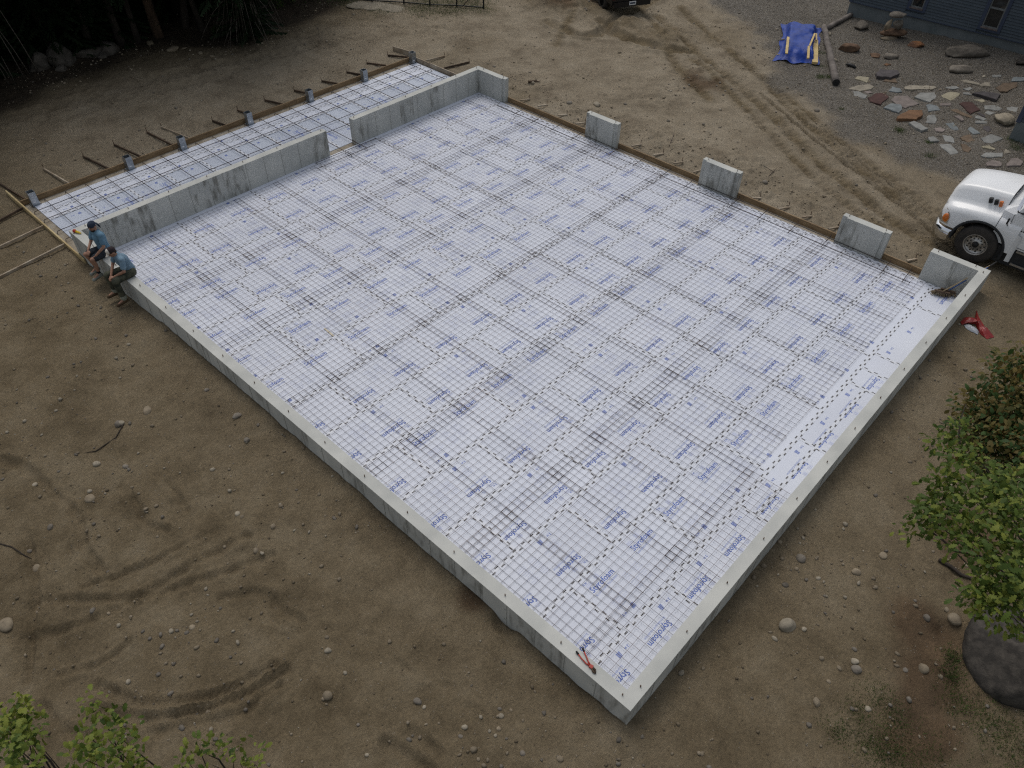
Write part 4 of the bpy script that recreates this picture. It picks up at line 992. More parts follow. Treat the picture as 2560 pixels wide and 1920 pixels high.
# ------------------------------------------------------------------ tarp, planks and poles
TARP = mat('blue_tarp', (.008, .048, .31), (.005, .030, .21), 3, .45, .35, 7, spec=.25, bdist=.05)
tc = [onground(*p) for p in ((1965, 66), (2042, 82), (2028, 158), (1955, 147))]
c0 = np.mean(tc, 0); ux = (tc[0] + tc[1] - tc[2] - tc[3])[:2]; HLn = np.linalg.norm(ux) / 4; ux = ux / np.linalg.norm(ux); uy = np.array([-ux[1], ux[0]]); HWn = .60
nu, nv = 90, 54; tv = []
tr_ = np.random.default_rng(9)
for i in range(nu):
    for j in range(nv):
        a = -1.13 + 2.26 * i / (nu - 1); b = -1.25 + 2.5 * j / (nv - 1)
        edge = 1 + .05 * math.sin(b * 4 + 1) * max(0, abs(a) - .8) * 3 + .06 * math.sin(a * 6 + 2 * (b > 0)) * max(0, abs(b) - .8) * 3
        X = a * HLn * edge; Y = b * HWn * edge * (1.0 + .12 * a * a)
        q = max(abs(a) / .94, abs(b) / .88); hgt = .34 / (1 + math.exp((q - 1.0) * 16))
        wr = .055 * float(vn(X * 1.0, Y * 1.0, 3.2, 51)) + .075 * float(vn(X * .5 + Y * .5, Y - X * .4, 5.5, 52)) * (1 if q > .8 else .45) + .016 * math.sin(Y * 9 + 3 * math.sin(X * 2.2)) * (q < 1)
        g_ = c0[2] + .025
        wx, wy = c0[0] + ux[0] * X + uy[0] * Y, c0[1] + ux[1] * X + uy[1] * Y
        tv.append((wx, wy, g_ + hgt + max(wr, -.02 - hgt * .3) + .02))
tf = [(i * nv + j, (i + 1) * nv + j, (i + 1) * nv + j + 1, i * nv + j + 1) for i in range(nu - 1) for j in range(nv - 1)]
tag(MB().add(tv, tf).build('tarp', TARP, None, True, origin=(c0[0], c0[1], c0[2])), 'crumpled bright blue tarp draped over a lumber stack on the gravel', 'tarp')
NEWW = mat('fresh_lumber', (.56, .43, .20), (.46, .33, .14), 2.5, .7, .1, 30, rnd=.1)
def lie(a, b, z, wd, th, label, m=NEWW, name='plank'):
    p = at(*a, z); q = at(*b, z)
    tag(MB().beam(p, q, wd, th).build(name, m, None, origin=tuple((p + q) / 2 - np.array([0, 0, th / 2]))), label, 'plank', 'planks on and beside the tarp')
lie((1970.5, 93), (1966, 134), c0[2] + .43, .10, .04, 'fresh yellow plank lying on the left side of the blue tarp')
lie((2038, 102), (2037, 158), c0[2] + .10, .22, .09, 'wide fresh board lying on the gravel right of the blue tarp')
lie((2037, 84), (2024, 115), c0[2] + .42, .07, .04, 'thin slanting batten over the right side of the tarp')
lie((2022, 116), (2020, 146), c0[2] + .41, .09, .05, 'short thick batten on the right edge of the tarp')
lie((2041, 84), (2041, 101), c0[2] + .24, .06, .04, 'short narrow batten above the wide fresh board')
lie((1945, 99), (1964, 98), c0[2] + .06, .05, .03, 'pale broken stick poking out left of the tarp, upper one', STONE_PALE)
lie((1943, 137), (1958, 135), c0[2] + .06, .05, .03, 'pale thin stick poking out left of the tarp, lower one', STONE_PALE)
LOG = mat('weathered_pole', (.21, .185, .165), (.11, .095, .085), 3, .9, .5, 25, stretch=(1, 1, 1), bdist=.02)
def pole(a, b, r0, r1, label):
    p = onground(*a); q = onground(*b); p[2] += r0 * .85; q[2] += r1 * .85
    n_ = 9; pts = [p + (q - p) * t / n_ + np.array([0, 0, .01 * math.sin(t * 2.1)]) + np.array([.015 * math.sin(t * 1.7), .012 * math.cos(t * 2.3), 0]) for t in range(n_ + 1)]
    t = thing('pole', tuple((p + q) / 2 - np.array([0, 0, r0])), label, 'pole')
    MB().tube(pts, [r0 + (r1 - r0) * k / n_ + .006 * math.sin(k * 2.7) for k in range(n_ + 1)], 14).build('shaft', LOG, t, True)
    e = (q - p) / np.linalg.norm(q - p); MB().tube([q + e * .001, q + e * .012], r1 * .93, 14).build('cut_end', BLACK, t)
pole((2058, 73), (2088, 214), .115, .14, 'thick grey weathered pole pointing from the tarp towards the tracks')
pole((2066, 75), (2126, 42), .10, .10, 'grey weathered pole running from the thick pole to the house corner')
p = onground(2129, 168); tag(MB().tube([p + [0, .25, .04], p + [0, .1, .06], p + [0.02, -.05, .05], p + [-.02, -.2, .03]], [.03, .07, .06, .02], 8).build('glove', BLACK, None, True, origin=p), 'black work glove lying on the gravel right of the thick pole', 'glove')

# ------------------------------------------------------------------ white truck
TX, TY = 17.60, .76; TG = gz(16.5, .7) + .0
tk = thing('truck', (TX, TY, TG), 'white heavy truck with sloping hood parked at the right edge', 'truck')
def tp(x, y, z): return (TX + x, TY + y, TG + z)
def hood_sec(y):
    f = (y + .24) / 1.40; e = math.sqrt(max(0, 1 - max(0, (y - .98) / .18) ** 2)) if y > .98 else 1.0   # f: 0 at the cowl, 1 at the nose; e rounds the nose
    f = max(f, 0); zt = 1.97 - .15 * f - .13 * f ** 4 - .20 * (1 - e); w1 = .74 - .08 * f - .08 * (1 - e); w2 = .85 - .07 * f - .08 * (1 - e)
    wf = 1.14 - .17 * max(0, (f - .70) / .30) ** 2 - .10 * (1 - e); zf = 1.45 - .10 * f - .10 * f ** 3 - .06 * (1 - e)
    zl = max(.62 if abs(y) > .64 else .53 + math.sqrt(max(.66 ** 2 - y * y, 0)) + .005, .50 if y < -.6 else .74)
    zl = min(zl, zf - .05)
    return [(0, zt), (w1 * .5, zt - .010), (w1 * .82, zt - .028), (w1 * .95, zt - .07), (w1 + .015, zt - .16), (w2 - .02, zf + .14), (w2 + .02, zf + .06), (w2 + .10, zf + .015), (wf - .12, zf - .015), (wf - .03, zf - .07), (wf, zf - .17), (wf + .01, (zf - .17) * .5 + zl * .5), (wf, zl)]
YS = np.concatenate([1.16 - .18 * (1 - np.cos(np.linspace(0, 1.57, 9))), np.linspace(.95, -.24, 30)])
secs = [[tp(-x, y, z) for x, z in hood_sec(y)[::-1]] + [tp(x, y, z) for x, z in hood_sec(y)[1:]] for y in YS]
MB().loft(secs).add(secs[0], [tuple(range(len(secs[0])))]).build('hood', WHITEP, tk, True)
for sx in (-1, 1):
    fs = [[tp(sx * x, y, z) for x, z in hood_sec(y)[5:]] for y in np.linspace(-.245, -.80, 14)]
    MB().loft(fs).build('fender', WHITEP, tk, True)
DARKP = mat('truck_black', (.02, .022, .025), (.028, .03, .033), 6, .5)
for sx in (-1, 1):
    arc = [tp(sx * 1.15, .70 * math.cos(a), .53 + .70 * math.sin(a)) for a in np.linspace(-.1, math.pi + .25, 26)]
    inn = [tp(sx * 1.15, .63 * math.cos(a), .53 + .63 * math.sin(a)) for a in np.linspace(-.1, math.pi + .25, 26)]
    in2 = [tp(sx * .80, .62 * math.cos(a), .53 + .62 * math.sin(a)) for a in np.linspace(-.1, math.pi + .25, 26)]
    oo = [tp(sx * 1.175, .66 * math.cos(a), .53 + .66 * math.sin(a)) for a in np.linspace(-.1, math.pi + .25, 26)]
    MB().loft([arc, oo, inn, in2]).build('wheel_arch', DARKP, tk, True)
    sk = [[tp(sx * 1.145, -.79, z) for z in (1.20, .9, .55, .40)], [tp(sx * 1.13, -.90, z) for z in (1.16, .9, .55, .40)], [tp(sx * .7, -.93, z) for z in (1.16, .9, .55, .40)]]
    MB().loft(sk).build('fender_skirt', WHITEP, tk, True)
    # headlight with its amber corner
    hl = MB().loft([[tp(sx * .95, 1.165, .80), tp(sx * .92, 1.13, 1.16)], [tp(sx * 1.06, 1.05, .78), tp(sx * 1.05, 1.02, 1.18)], [tp(sx * 1.155, .86, .80), tp(sx * 1.15, .88, 1.06)]]).build('headlight', CHROME, tk)
    MB().ball(tp(sx * 1.095, .945, .94), (.07, .10, .13), 12, 8).build('amber_lens', AMBER, hl, True)
    # grilles on the hood side
    for k, yy in enumerate((.19, .05)): MB().box(tp(sx * .80, yy, 1.66), (.10, .085, .12), rotm('X', -.25)).build('side_vent', BLACK, tk)
    MB().box(tp(sx * .80, -.07, 1.66), (.11, .075, .13), rotm('X', -.2)).build('side_marker', AMBER, tk)
    fm = MB().tube([tp(sx * 1.10, -.50, 1.25), tp(sx * 1.15, -.44, 1.40)], .012, 6).build('fender_mirror', BLACK, tk)
    MB().box(tp(sx * 1.16, -.44, 1.46), (.05, .04, .17)).build('mirror_head', BLACK, fm)
prof = [(0, 1.22), (.5, 1.20), (.85, 1.12), (1.06, .98), (1.13, .80), (1.10, .80), (1.03, .95), (.82, 1.05), (.5, 1.12), (0, 1.14)]
bsec = []
for x, y in [(-1.15, .72), (-1.13, .92), (-1.02, 1.12), (-.7, 1.24), (0, 1.28), (.7, 1.24), (1.02, 1.12), (1.13, .92), (1.15, .72)]:
    nx_n = x * .985
    bsec.append([tp(x * .97, y - .05, .66), tp(x, y, .62), tp(x, y + .01, .50), tp(x, y, .34), tp(x * .97, y - .05, .30)])
MB().loft(bsec).build('bumper', CHROME, tk, True)
MB().span(TX - .62, TX + .62, TY + 1.15, TY + 1.165, TG + .72, TG + 1.18).build('grille', BLACK, tk)
TYRE = RUBBER
def wheel(x, y, side, par):
    wh = MB(); prof = [(.30, -.13), (.47, -.145), (.515, -.12), (.525, -.05), (.525, .05), (.515, .12), (.47, .145), (.30, .13)]
    N = 40; sec = []
    for k in range(N + 1):
        a = 2 * math.pi * k / N; sec.append([tp(x + side * q, y + r * math.cos(a), .525 + r * math.sin(a)) for r, q in prof])
    o = wh.loft(sec).build('tyre', TYRE, par, True)
    rim = MB(); pr = [(.30, .128), (.285, .135), (.27, .10), (.26, .06), (.14, .045), (.13, .075), (.06, .085), (.0, .09)]
    rim.loft([[tp(x + side * q, y + r * math.cos(2 * math.pi * k / N), .525 + r * math.sin(2 * math.pi * k / N)) for r, q in pr] for k in range(N + 1)])
    ro = rim.build('rim', ALU, o, True)
    for k in range(10):
        a = 2 * math.pi * k / 10
        MB().tube([tp(x + side * .04, y + .215 * math.cos(a), .525 + .215 * math.sin(a)), tp(x + side * .060, y + .215 * math.cos(a), .525 + .215 * math.sin(a))], .020, 8).build('hand_hole', BLACK, ro) if par is not None and o.parent is not None and False else None
    ho = MB()
    for k in range(10):
        a = 2 * math.pi * k / 10
        ho.tube([tp(x + side * .03, y + .215 * math.cos(a), .525 + .215 * math.sin(a)), tp(x + side * .066, y + .215 * math.cos(a), .525 + .215 * math.sin(a))], .021, 8)
    tag(ho.build('hand_holes', BLACK, o), kind='stuff')
    nu_ = MB()
    for k in range(10):
        a = 2 * math.pi * (k + .5) / 10
        nu_.tube([tp(x + side * .045, y + .165 * math.cos(a), .525 + .165 * math.sin(a)), tp(x + side * .085, y + .165 * math.cos(a), .525 + .165 * math.sin(a))], .014, 6)
    tag(nu_.build('lug_nuts', DARKP, o), kind='stuff')
    MB().tube([tp(x + side * .07, y, .525), tp(x + side * .12, y, .525), tp(x + side * .15, y, .525)], [.085, .08, .055], 16).build('hub_cap', BLACK, o, True)
for sx in (-1, 1): wheel(sx * 1.02, 0, sx, tk)
for sx in (-1, 1): wheel(sx * .98, -4.6, sx, tk)
for sx in (-1, 1): MB().span(TX + sx * .43 - .05, TX + sx * .43 + .05, TY - 6.5, TY + .9, TG + .55, TG + .82).build('frame_rail', DARKP, tk)
# cab
def cabsec(y, zt, wt, wb): return [tp(-wb, y, .78), tp(-wb - .02, y, 1.2), tp(-wb + .02, y, 1.62), tp(-wt, y, zt - .12), tp(-wt + .12, y, zt), tp(wt - .12, y, zt), tp(wt, y, zt - .12), tp(wb - .02, y, 1.62), tp(wb + .02, y, 1.2), tp(wb, y, .78)]
MB().loft([cabsec(-0.225, 1.80, .80, 1.0), cabsec(-0.500, 1.95, .86, 1.06), cabsec(-0.920, 2.72, .92, 1.08), cabsec(-1.200, 2.86, .95, 1.08), cabsec(-2.000, 2.88, .95, 1.08), cabsec(-2.120, 2.82, .93, 1.06)], True, True).build('cab', WHITEP, tk)
MB().add([tp(-.80, -0.485, 1.955), tp(.80, -0.485, 1.955), tp(.84, -0.900, 2.66), tp(-.84, -0.900, 2.66)], [(0, 1, 2, 3)]).build('windshield', GLASS, tk)
for sx in (-1, 1):
    X1 = sx * 1.092
    dr = MB().add([tp(X1, -0.530, .84), tp(X1, -1.700, .84), tp(X1, -1.700, 1.66), tp(X1, -0.500, 1.66)], [(0, 1, 2, 3)] if sx < 0 else [(3, 2, 1, 0)]).build('door', WHITEP, tk)
    MB().add([tp(sx * 1.072, -0.620, 1.70), tp(sx * 1.072, -1.600, 1.70), tp(sx * .98, -1.600, 2.55), tp(sx * .98, -1.000, 2.55)], [(0, 1, 2, 3)]).build('side_window', GLASS, dr)
    MB().tube([tp(X1 + sx * .01, -1.500, 1.45), tp(X1 + sx * .03, -1.600, 1.45)], .02, 6).build('handle', CHROME, dr)
    for k, (zz, xx) in enumerate(((.40, 1.13), (.76, 1.10))):
        st = MB().span(TX + min(sx * xx, sx * (xx - .3)), TX + max(sx * xx, sx * (xx - .3)), TY - 2.2, TY - .95, TG + zz - .05, TG + zz).build('step', ALU, tk)
        MB().span(TX + min(sx * (xx - .03), sx * (xx - .12)), TX + max(sx * (xx - .03), sx * (xx - .12)), TY - 2.15, TY - 1.0, TG + zz + .001, TG + zz + .006).build('tread', BLACK, st)
    MB().box(tp(sx * .85, -1.150, .5), (.45, 1.5, .46)).build('fuel_tank', DARKP, tk)
    mr_ = MB().tube([tp(sx * 1.05, -0.650, 1.72), tp(sx * 1.32, -0.550, 1.85), tp(sx * 1.34, -0.550, 2.2)], .014, 6).build('mirror_arm', BLACK, tk)
    MB().box(tp(sx * 1.36, -0.550, 2.15), (.2, .07, .38)).build('mirror_head', CHROME, mr_)
hg = hood_sec(-.24); MB().tube([tp(-x - .004, -.238, z + .004) for x, z in hg[::-1]] + [tp(x + .004, -.238, z + .004) for x, z in hg[1:]], .007, 5).build('hood_gap', DARKP, tk)
for sx in (-1, 1): MB().tube([tp(sx * 1.096, -1.70, .84), tp(sx * 1.096, -.55, .84), tp(sx * 1.096, -.515, 1.2), tp(sx * 1.094, -.50, 1.66)], .006, 5).build('door_gap', DARKP, tk)
# dark dabs of lettering too small to read on the door
lt_ = MB()
for k in range(4): lt_.box(tp(-1.094, -.82 - .055 * k, 1.30), (.002, .035, .035))
for k in range(2): lt_.box(tp(-1.094, -.92 - .055 * k, 1.22), (.002, .035, .02))
tag(lt_.build('door_lettering', BLACK, tk), kind='stuff')

# ------------------------------------------------------------------ dark pickup at the top edge
pa, pb = onground(1500, 17), onground(1602, 19); pc = (pa + pb) / 2; pd = (pb - pa)[:2]; pd = pd / np.linalg.norm(pd); pf = np.array([-pd[1], pd[0]])
if pf[0] < 0: pf = -pf
pc = np.array([*(pc[:2] - pf * 1.05), pc[2]])
pk = thing('pickup_truck', tuple(pc), 'black pickup seen from behind at the top edge', 'pickup')
pk.rotation_euler = (0, 0, math.atan2(pf[1], pf[0]))            # local x runs forward from the tail
BP = mat('black_paint', (.010, .010, .012), (.014, .014, .016), 3, .3, spec=.4)
def lb(x0, x1, y0, y1, z0, z1, nm, m, par=None, mb=None): return (mb or MB()).span(x0, x1, y0, y1, z0, z1).build(nm, m, par or pk, local=True)
MB().prism([(.12, -.95), (5.4, -.95), (5.55, -.7), (5.55, .7), (5.4, .95), (.12, .95)], .45, 1.05, 0, .05).build('body', BP, pk, local=True)
MB().loft([[(1.9, -.88, 1.03), (2.15, -.75, 1.75), (3.5, -.75, 1.78), (4.2, -.86, 1.05)], [(1.9, .88, 1.03), (2.15, .75, 1.75), (3.5, .75, 1.78), (4.2, .86, 1.05)]], True, True).build('cabin', GLASS, pk, local=True)
lb(.02, .16, -.90, .90, .36, .58, 'rear_bumper', BP); lb(.05, .13, -.93, .93, .60, 1.06, 'tailgate', BP)
pl_ = lb(.008, .018, -.16, .16, .42, .57, 'licence_plate', WHITEP); MB().span(.004, .007, -.13, .13, .46, .53).build('plate_field', TRIMB, pl_, local=True)
for sy in (-1, 1):
    lb(.04, .12, sy * .90 - .06, sy * .90 + .06, .70, 1.0, 'tail_light', REDM)
    for xx in (1.1, 4.4):
        sec = [[(xx + r * math.cos(2 * math.pi * k / 20), sy * (.86 + q), .36 + r * math.sin(2 * math.pi * k / 20)) for r, q in ((.2, -.1), (.33, -.12), (.36, -.08), (.36, .08), (.33, .12), (.2, .1))] for k in range(21)]
        MB().loft(sec).build('wheel', RUBBER, pk, True, local=True)

# ------------------------------------------------------------------ black fence at the top edge
fp = [onground(*q) for q in ((862, 0), (930, 5), (1010, 9), (1075, 15), (1142, 17), (1209, 22))]
fn = thing('fence', tuple(fp[2]), 'black metal fence panel with a diagonal brace at the top edge', 'fence')
for q in fp: MB().tube([q - [0, 0, .2], q + [0, 0, 1.3]], .035, 8).build('post', BLACK, fn)
for a, b in zip(fp[:-1], fp[1:]):
    for dz in (.06, 1.2): MB().beam(a + [0, 0, dz], b + [0, 0, dz], .04, .045).build('rail', BLACK, fn)
MB().beam(fp[4] * .75 + fp[5] * .25 + [0, 0, .08], fp[5] + [0, 0, 1.1], .03, .035).build('brace', BLACK, fn)
wm = MB()
for a, b in zip(fp[:-1], fp[1:]):
    for k in range(14):
        for s_ in (0, 1):
            u0 = k / 14; u1 = (k + 1) / 14
            for hz in range(8):
                z0 = .08 + hz * .14; z1 = z0 + .14
                if s_: z0, z1 = z1, z0
                wm.tube([a + (b - a) * u0 + [0, 0, z0], a + (b - a) * u1 + [0, 0, z1]], .0025, 3, False)
tag(wm.build('wire_netting', GALV, fn), kind='stuff')
# ------------------------------------------------------------------ trees
BARK = mat('bark', (.042, .034, .027), (.020, .016, .013), 6, .95, .6, 30, stretch=(1, 1, .3), rnd=.15)
BARKR = mat('reddish_bark', (.10, .064, .042), (.045, .03, .02), 5, .95, .6, 30, stretch=(1, 1, .3))
TWIG = mat('twig', (.045, .034, .026), (.025, .02, .016), 9, .9)
DEAD = mat('dead_twig', (.15, .13, .11), (.08, .068, .058), 9, .9)
def leafmat(name, c1, c2, rnd=.0):
    m = mat(name, c1, c2, 3, .6, spec=.25); n, l, b = nod(m)
    tr = n.new('ShaderNodeBsdfTranslucent'); mx_ = n.new('ShaderNodeMixShader'); mx_.inputs[0].default_value = .3
    src = b.inputs['Base Color'].links[0].from_socket; l.new(src, tr.inputs[0])
    o_ = n['Material Output']; l.new(b.outputs[0], mx_.inputs[1]); l.new(tr.outputs[0], mx_.inputs[2]); l.new(mx_.outputs[0], o_.inputs[0])
    return m
NEEDLE = leafmat('needles', (.022, .040, .016), (.012, .024, .010))
OAK = leafmat('oak_leaf', (.095, .140, .022), (.050, .085, .016))
OAKY = leafmat('young_leaf', (.20, .225, .038), (.125, .165, .028))
ORNG = leafmat('bronze_leaf', (.175, .125, .034), (.075, .080, .024))
BUSH = leafmat('bush_leaf', (.055, .10, .025), (.03, .06, .016))

def spray_crown(seed, z0, z1, r0, n):
    "a conifer crown: drooping sprays of needle blades"
    r = np.random.default_rng(seed); V_ = []; F_ = []
    t = r.random(n) ** .8; z = z0 + (z1 - z0) * t; rad = r0 * (1 - t) ** .75 + .25
    a = r.random(n) * 6.283; rr = rad * np.sqrt(r.uniform(.06, 1, n))
    L = r.uniform(.5, 1.1, n); dr = r.uniform(-.45, .05, n)
    for i in range(n):
        d = np.array([math.cos(a[i]), math.sin(a[i]), dr[i]]); s = np.array([-d[1], d[0], r.uniform(-.3, .3)])
        p = np.array([d[0] * rr[i], d[1] * rr[i], z[i] + dr[i] * rr[i]])
        for k in range(5):
            q = p + d * L[i] * (k / 5.0 - .4); wv = .26 * (1 - k / 6.5)
            for sg in (-1, 1):
                b = len(V_); V_ += [q, q + d * .26 + s * sg * wv + [0, 0, -.06], q + d * .34 + s * sg * wv * .45]; F_.append((b, b + 1, b + 2))
    return np.array(V_), np.array(F_)
low = [fast_mesh('crown', *spray_crown(80 + k, .35, (15, 13, 11)[k], (1.9, 1.8, 1.7)[k], 1500), NEEDLE) for k in range(3)]
crowns = [fast_mesh('crown', *spray_crown(70 + k, (3.6, 4.0, 3.2)[k], (15, 13, 11)[k], (3.0, 2.6, 2.4)[k], 1500), NEEDLE) for k in range(3)]
trunks = []
for k in range(3):
    hgt = (15, 13, 11)[k]; pts = [(.05 * math.sin(z * .7 + k), .06 * math.cos(z * .6 + 2 * k) - .06, z) for z in np.linspace(-.3, hgt * .97, 12)]
    trunks.append(MB().tube(pts, [(.19, .15, .12)[k] * (1 - .9 * t / 11) + (.05 if t == 0 else 0) for t in range(12)], 10).mesh('trunk', BARK, (0, 0, 0), True))
spots = [(9.28, 30.95, 0, 'straight'), (10.42, 30.95, 1, ''), (10.98, 30.2, 2, ''), (11.35, 29.1, 2, ''), (13.3, 29.3, 0, ''), (7.9, 31.2, 1, ''), (8.35, 31.1, 2, ''), (6.7, 31.9, 1, ''), (5.68, 32.8, 0, '')]
tr = random.Random(4)
for gx_ in range(-4, 22, 2):
    for gy_ in (33, 35.5, 38, 41, 44.5):
        spots.append((gx_ + tr.uniform(-.8, .8), gy_ + tr.uniform(-.9, .9) - .12 * max(gx_ - 12, 0), tr.randint(0, 2), ''))
spots += [(2.6, 32.0, 0, ''), (1.0, 30.8, 1, ''), (-.6, 29.6, 0, ''), (-2.4, 28.4, 1, ''), (-4.0, 27.0, 0, ''), (-1.8, 31.5, 2, '')]
vis = [s for s in spots]
for i, (x, y, k, nt_) in enumerate(sorted(vis, key=lambda s: (round(s[1] > 32.2), s[0]))):
    z = gz(x, y) - .05
    front = y <= 32.2
    lab = ('reddish leaning trunk of the tallest conifer at the forest edge' if nt_ else f'dark conifer at the forest edge behind the boulders, {ORD[min(i, 29)]} trunk from the left' if front else None)
    if lab is None:
        row = 'second' if y < 34.3 else 'third' if y < 36.8 else 'fourth' if y < 39.3 else 'fifth' if y < 42.5 else 'rearmost'
        kk = zc.get(('tree', row), 0); zc[('tree', row)] = kk + 1
        lab = f'dark conifer in the {row} row of the forest, {ORD[kk]} from the left'
    t = thing('conifer_tree', (x, y, z), lab, 'tree', 'conifers of the dark forest')
    t.rotation_euler = (tr.uniform(-.05, .05) + (.10 if front else 0), tr.uniform(-.08, .02), tr.random() * (0 if nt_ else 6))
    if nt_: t.rotation_euler = (-.02, -.06, 0)
    o = put('trunk', trunks[k], t); put('crown', crowns[k] if front else low[k], t)
    if nt_:
        o.data = trunks[0].copy(); o.data.materials.clear(); o.data.materials.append(BARKR)
# the spruce with bare drooping branches that reach the ground
sp = onground(622, 92); t = thing('spruce_tree', tuple(sp), 'spruce with bare drooping dead branches reaching the dirt', 'tree')
MB().tube([sp - [0, 0, .3], sp + [.05, .05, 3], sp + [0, .1, 9], sp + [0, .1, 13]], [.22, .18, .1, .02], 10).build('trunk', BARK, t, True)
dr_ = random.Random(8)
for k in range(64):
    a = dr_.uniform(2.2, 6.9); z = dr_.uniform(.8, 4.2); L = dr_.uniform(.9, 1.9); e = np.array([math.cos(a), math.sin(a), 0])
    pts = [sp + e * L * q + np.array([0, 0, z - .95 * z * min(1, L / 1.4) * q ** 1.6 + .15 * math.sin(q * 3)]) for q in (0, .3, .6, .85, 1)]
    MB().tube(pts, [.020, .015, .011, .008, .003], 5).build('dead_branch', DEAD if k % 2 else TWIG, t)
V_, F_ = spray_crown(99, 3.0, 13, 2.6, 1100); m_ = fast_mesh('crown', V_, F_, NEEDLE); put('crown', m_, t)
V_, F_ = spray_crown(98, .15, 2.6, .75, 170); V_ = V_ + [0, 0, 0]; m_ = fast_mesh('skirt', V_, F_, NEEDLE); put('skirt', m_, t)
# thin leaning stems at the left edge
for k, (a, b, c_, d_) in enumerate(((75, 185, 0, 80), (62, 195, 0, 90), (98, 182, 5, 35), (35, 210, 0, 160), (24, 215, 0, 172), (40, 212, 12, 158))):
    p = onground(a, b); q = along(c_, d_, np.linalg.norm(p - CAM) - .9)
    tag(MB().tube([p - [0, 0, .1], p * .5 + q * .5 + [0, 0, .12], q + (q - p) * .3], [.022, .016, .006], 6).build('bare_sapling', DEAD, None, True, origin=p), f'thin bare leaning sapling stem at the upper left edge, {ORD[k]} from the right', 'sapling', 'bare stems at the left edge')
DUSK = mat('forest_stone', (.105, .092, .078), (.055, .048, .040), 5, .9, .5, 30, rnd=.15)
FB = [((570, 950), (.95, .8, .8), DUSK, 'grey boulder leftmost of the rocks at the forest edge'), ((870, 850), (1.6, 1.25, 1.1), DUSK, 'largest round grey-brown boulder at the forest edge'), ((1240, 770), (1.1, .7, .55), DUSK, 'long grey rock right of the largest forest boulder'),
      ((1530, 730), (.95, .75, .68), DUSK, 'brown boulder rightmost of the forest edge rocks'), ((1425, 790), (.5, .36, .3), DUSK, 'small grey rock under the rightmost forest edge boulder'), ((860, 970), (.5, .36, .3), DUSK, 'small grey rock before the largest forest boulder'), ((2090, 610), (.4, .3, .2), STONE_TAN, 'low tan rock at the foot of the reddish trunk')]
for k, (q, s, m_, lab) in enumerate(FB): boulder(q[0] * .1808, q[1] * .1808, 0, s, m_, 60 + k, lab, k * 1.3, 9, .15)
for k, (a, b) in enumerate(((435, 125), (500, 132), (530, 142), (460, 121), (655, 108))):
    p = onground(a, b); s = (.55, .3, .3, .25, .22)[k]
    tag(put('rock', rock_mesh('rock', (s, s * .6, s * .35), STONE_TAN, 90 + k, IC2, .2, 5), None, (p[0], p[1], p[2] - .03), k), f'tan flat rock in the dark dirt before the forest, {ORD[k] if k != 3 else ORD[3]} of five', 'stone', 'pale rocks before the forest')

# ------------------------------------------------------------------ broad leaved growth
def leaf_cloud(name, centers, rad, n, size, m, seed, shape='oak', droop=.25, mats2=None):
    r = np.random.default_rng(seed)
    if shape == 'oak':
        half_ = [(0, 0), (.16, .10), (.12, .24), (.30, .36), (.17, .46), (.34, .62), (.18, .70), (.22, .86), (0, 1.0)]
    else: half_ = [(0, 0), (.2, .25), (.26, .5), (.14, .8), (0, 1.0)]
    k = len(half_); base = [(x, y, abs(x) * .25) for x, y in half_] + [(-x, y, abs(x) * .25) for x, y in half_[1:-1]]
    B_ = np.array(base); B_[:, 2] -= .18 * B_[:, 1] ** 2
    F0 = []
    for i in range(k - 1):
        a, b = i, i + 1; a2 = a if i == 0 else k + i - 1; b2 = b if b == k - 1 else k + b - 1
        if i == 0: F0.append((0, 1, k))
        elif i == k - 2: F0.append((a, k - 1, a2))
        else: F0 += [(a, b, b2), (a, b2, a2)]
    F0 = np.array(F0); V_ = []; Fs = []; mi = []
    C = np.array(centers, float)
    for i in range(n):
        c_ = C[r.integers(len(C))]; rd = rad if np.isscalar(rad) else rad
        d = r.normal(size=3); d /= np.linalg.norm(d); p = c_ + d * rd * r.random() ** .5
        dirv = d * .8 + r.normal(size=3) * .5; dirv[2] -= droop; dirv /= np.linalg.norm(dirv)
        up = np.array([0, 0, 1.0]) + r.normal(size=3) * .35; sd_ = np.cross(dirv, up); sd_ /= np.linalg.norm(sd_); up = np.cross(sd_, dirv)
        s = size * r.uniform(.4, 1.2)
        V_.append(p + s * (np.outer(B_[:, 0], sd_) + np.outer(B_[:, 1], dirv) + np.outer(B_[:, 2], up)))
        Fs.append(F0 + i * len(B_)); mi += [int(r.random() < .35)] * len(F0)
    me = fast_mesh(name, np.concatenate(V_), np.concatenate(Fs), [m, mats2 or m])
    me.polygons.foreach_set('material_index', np.array(mi, np.int32)); return me

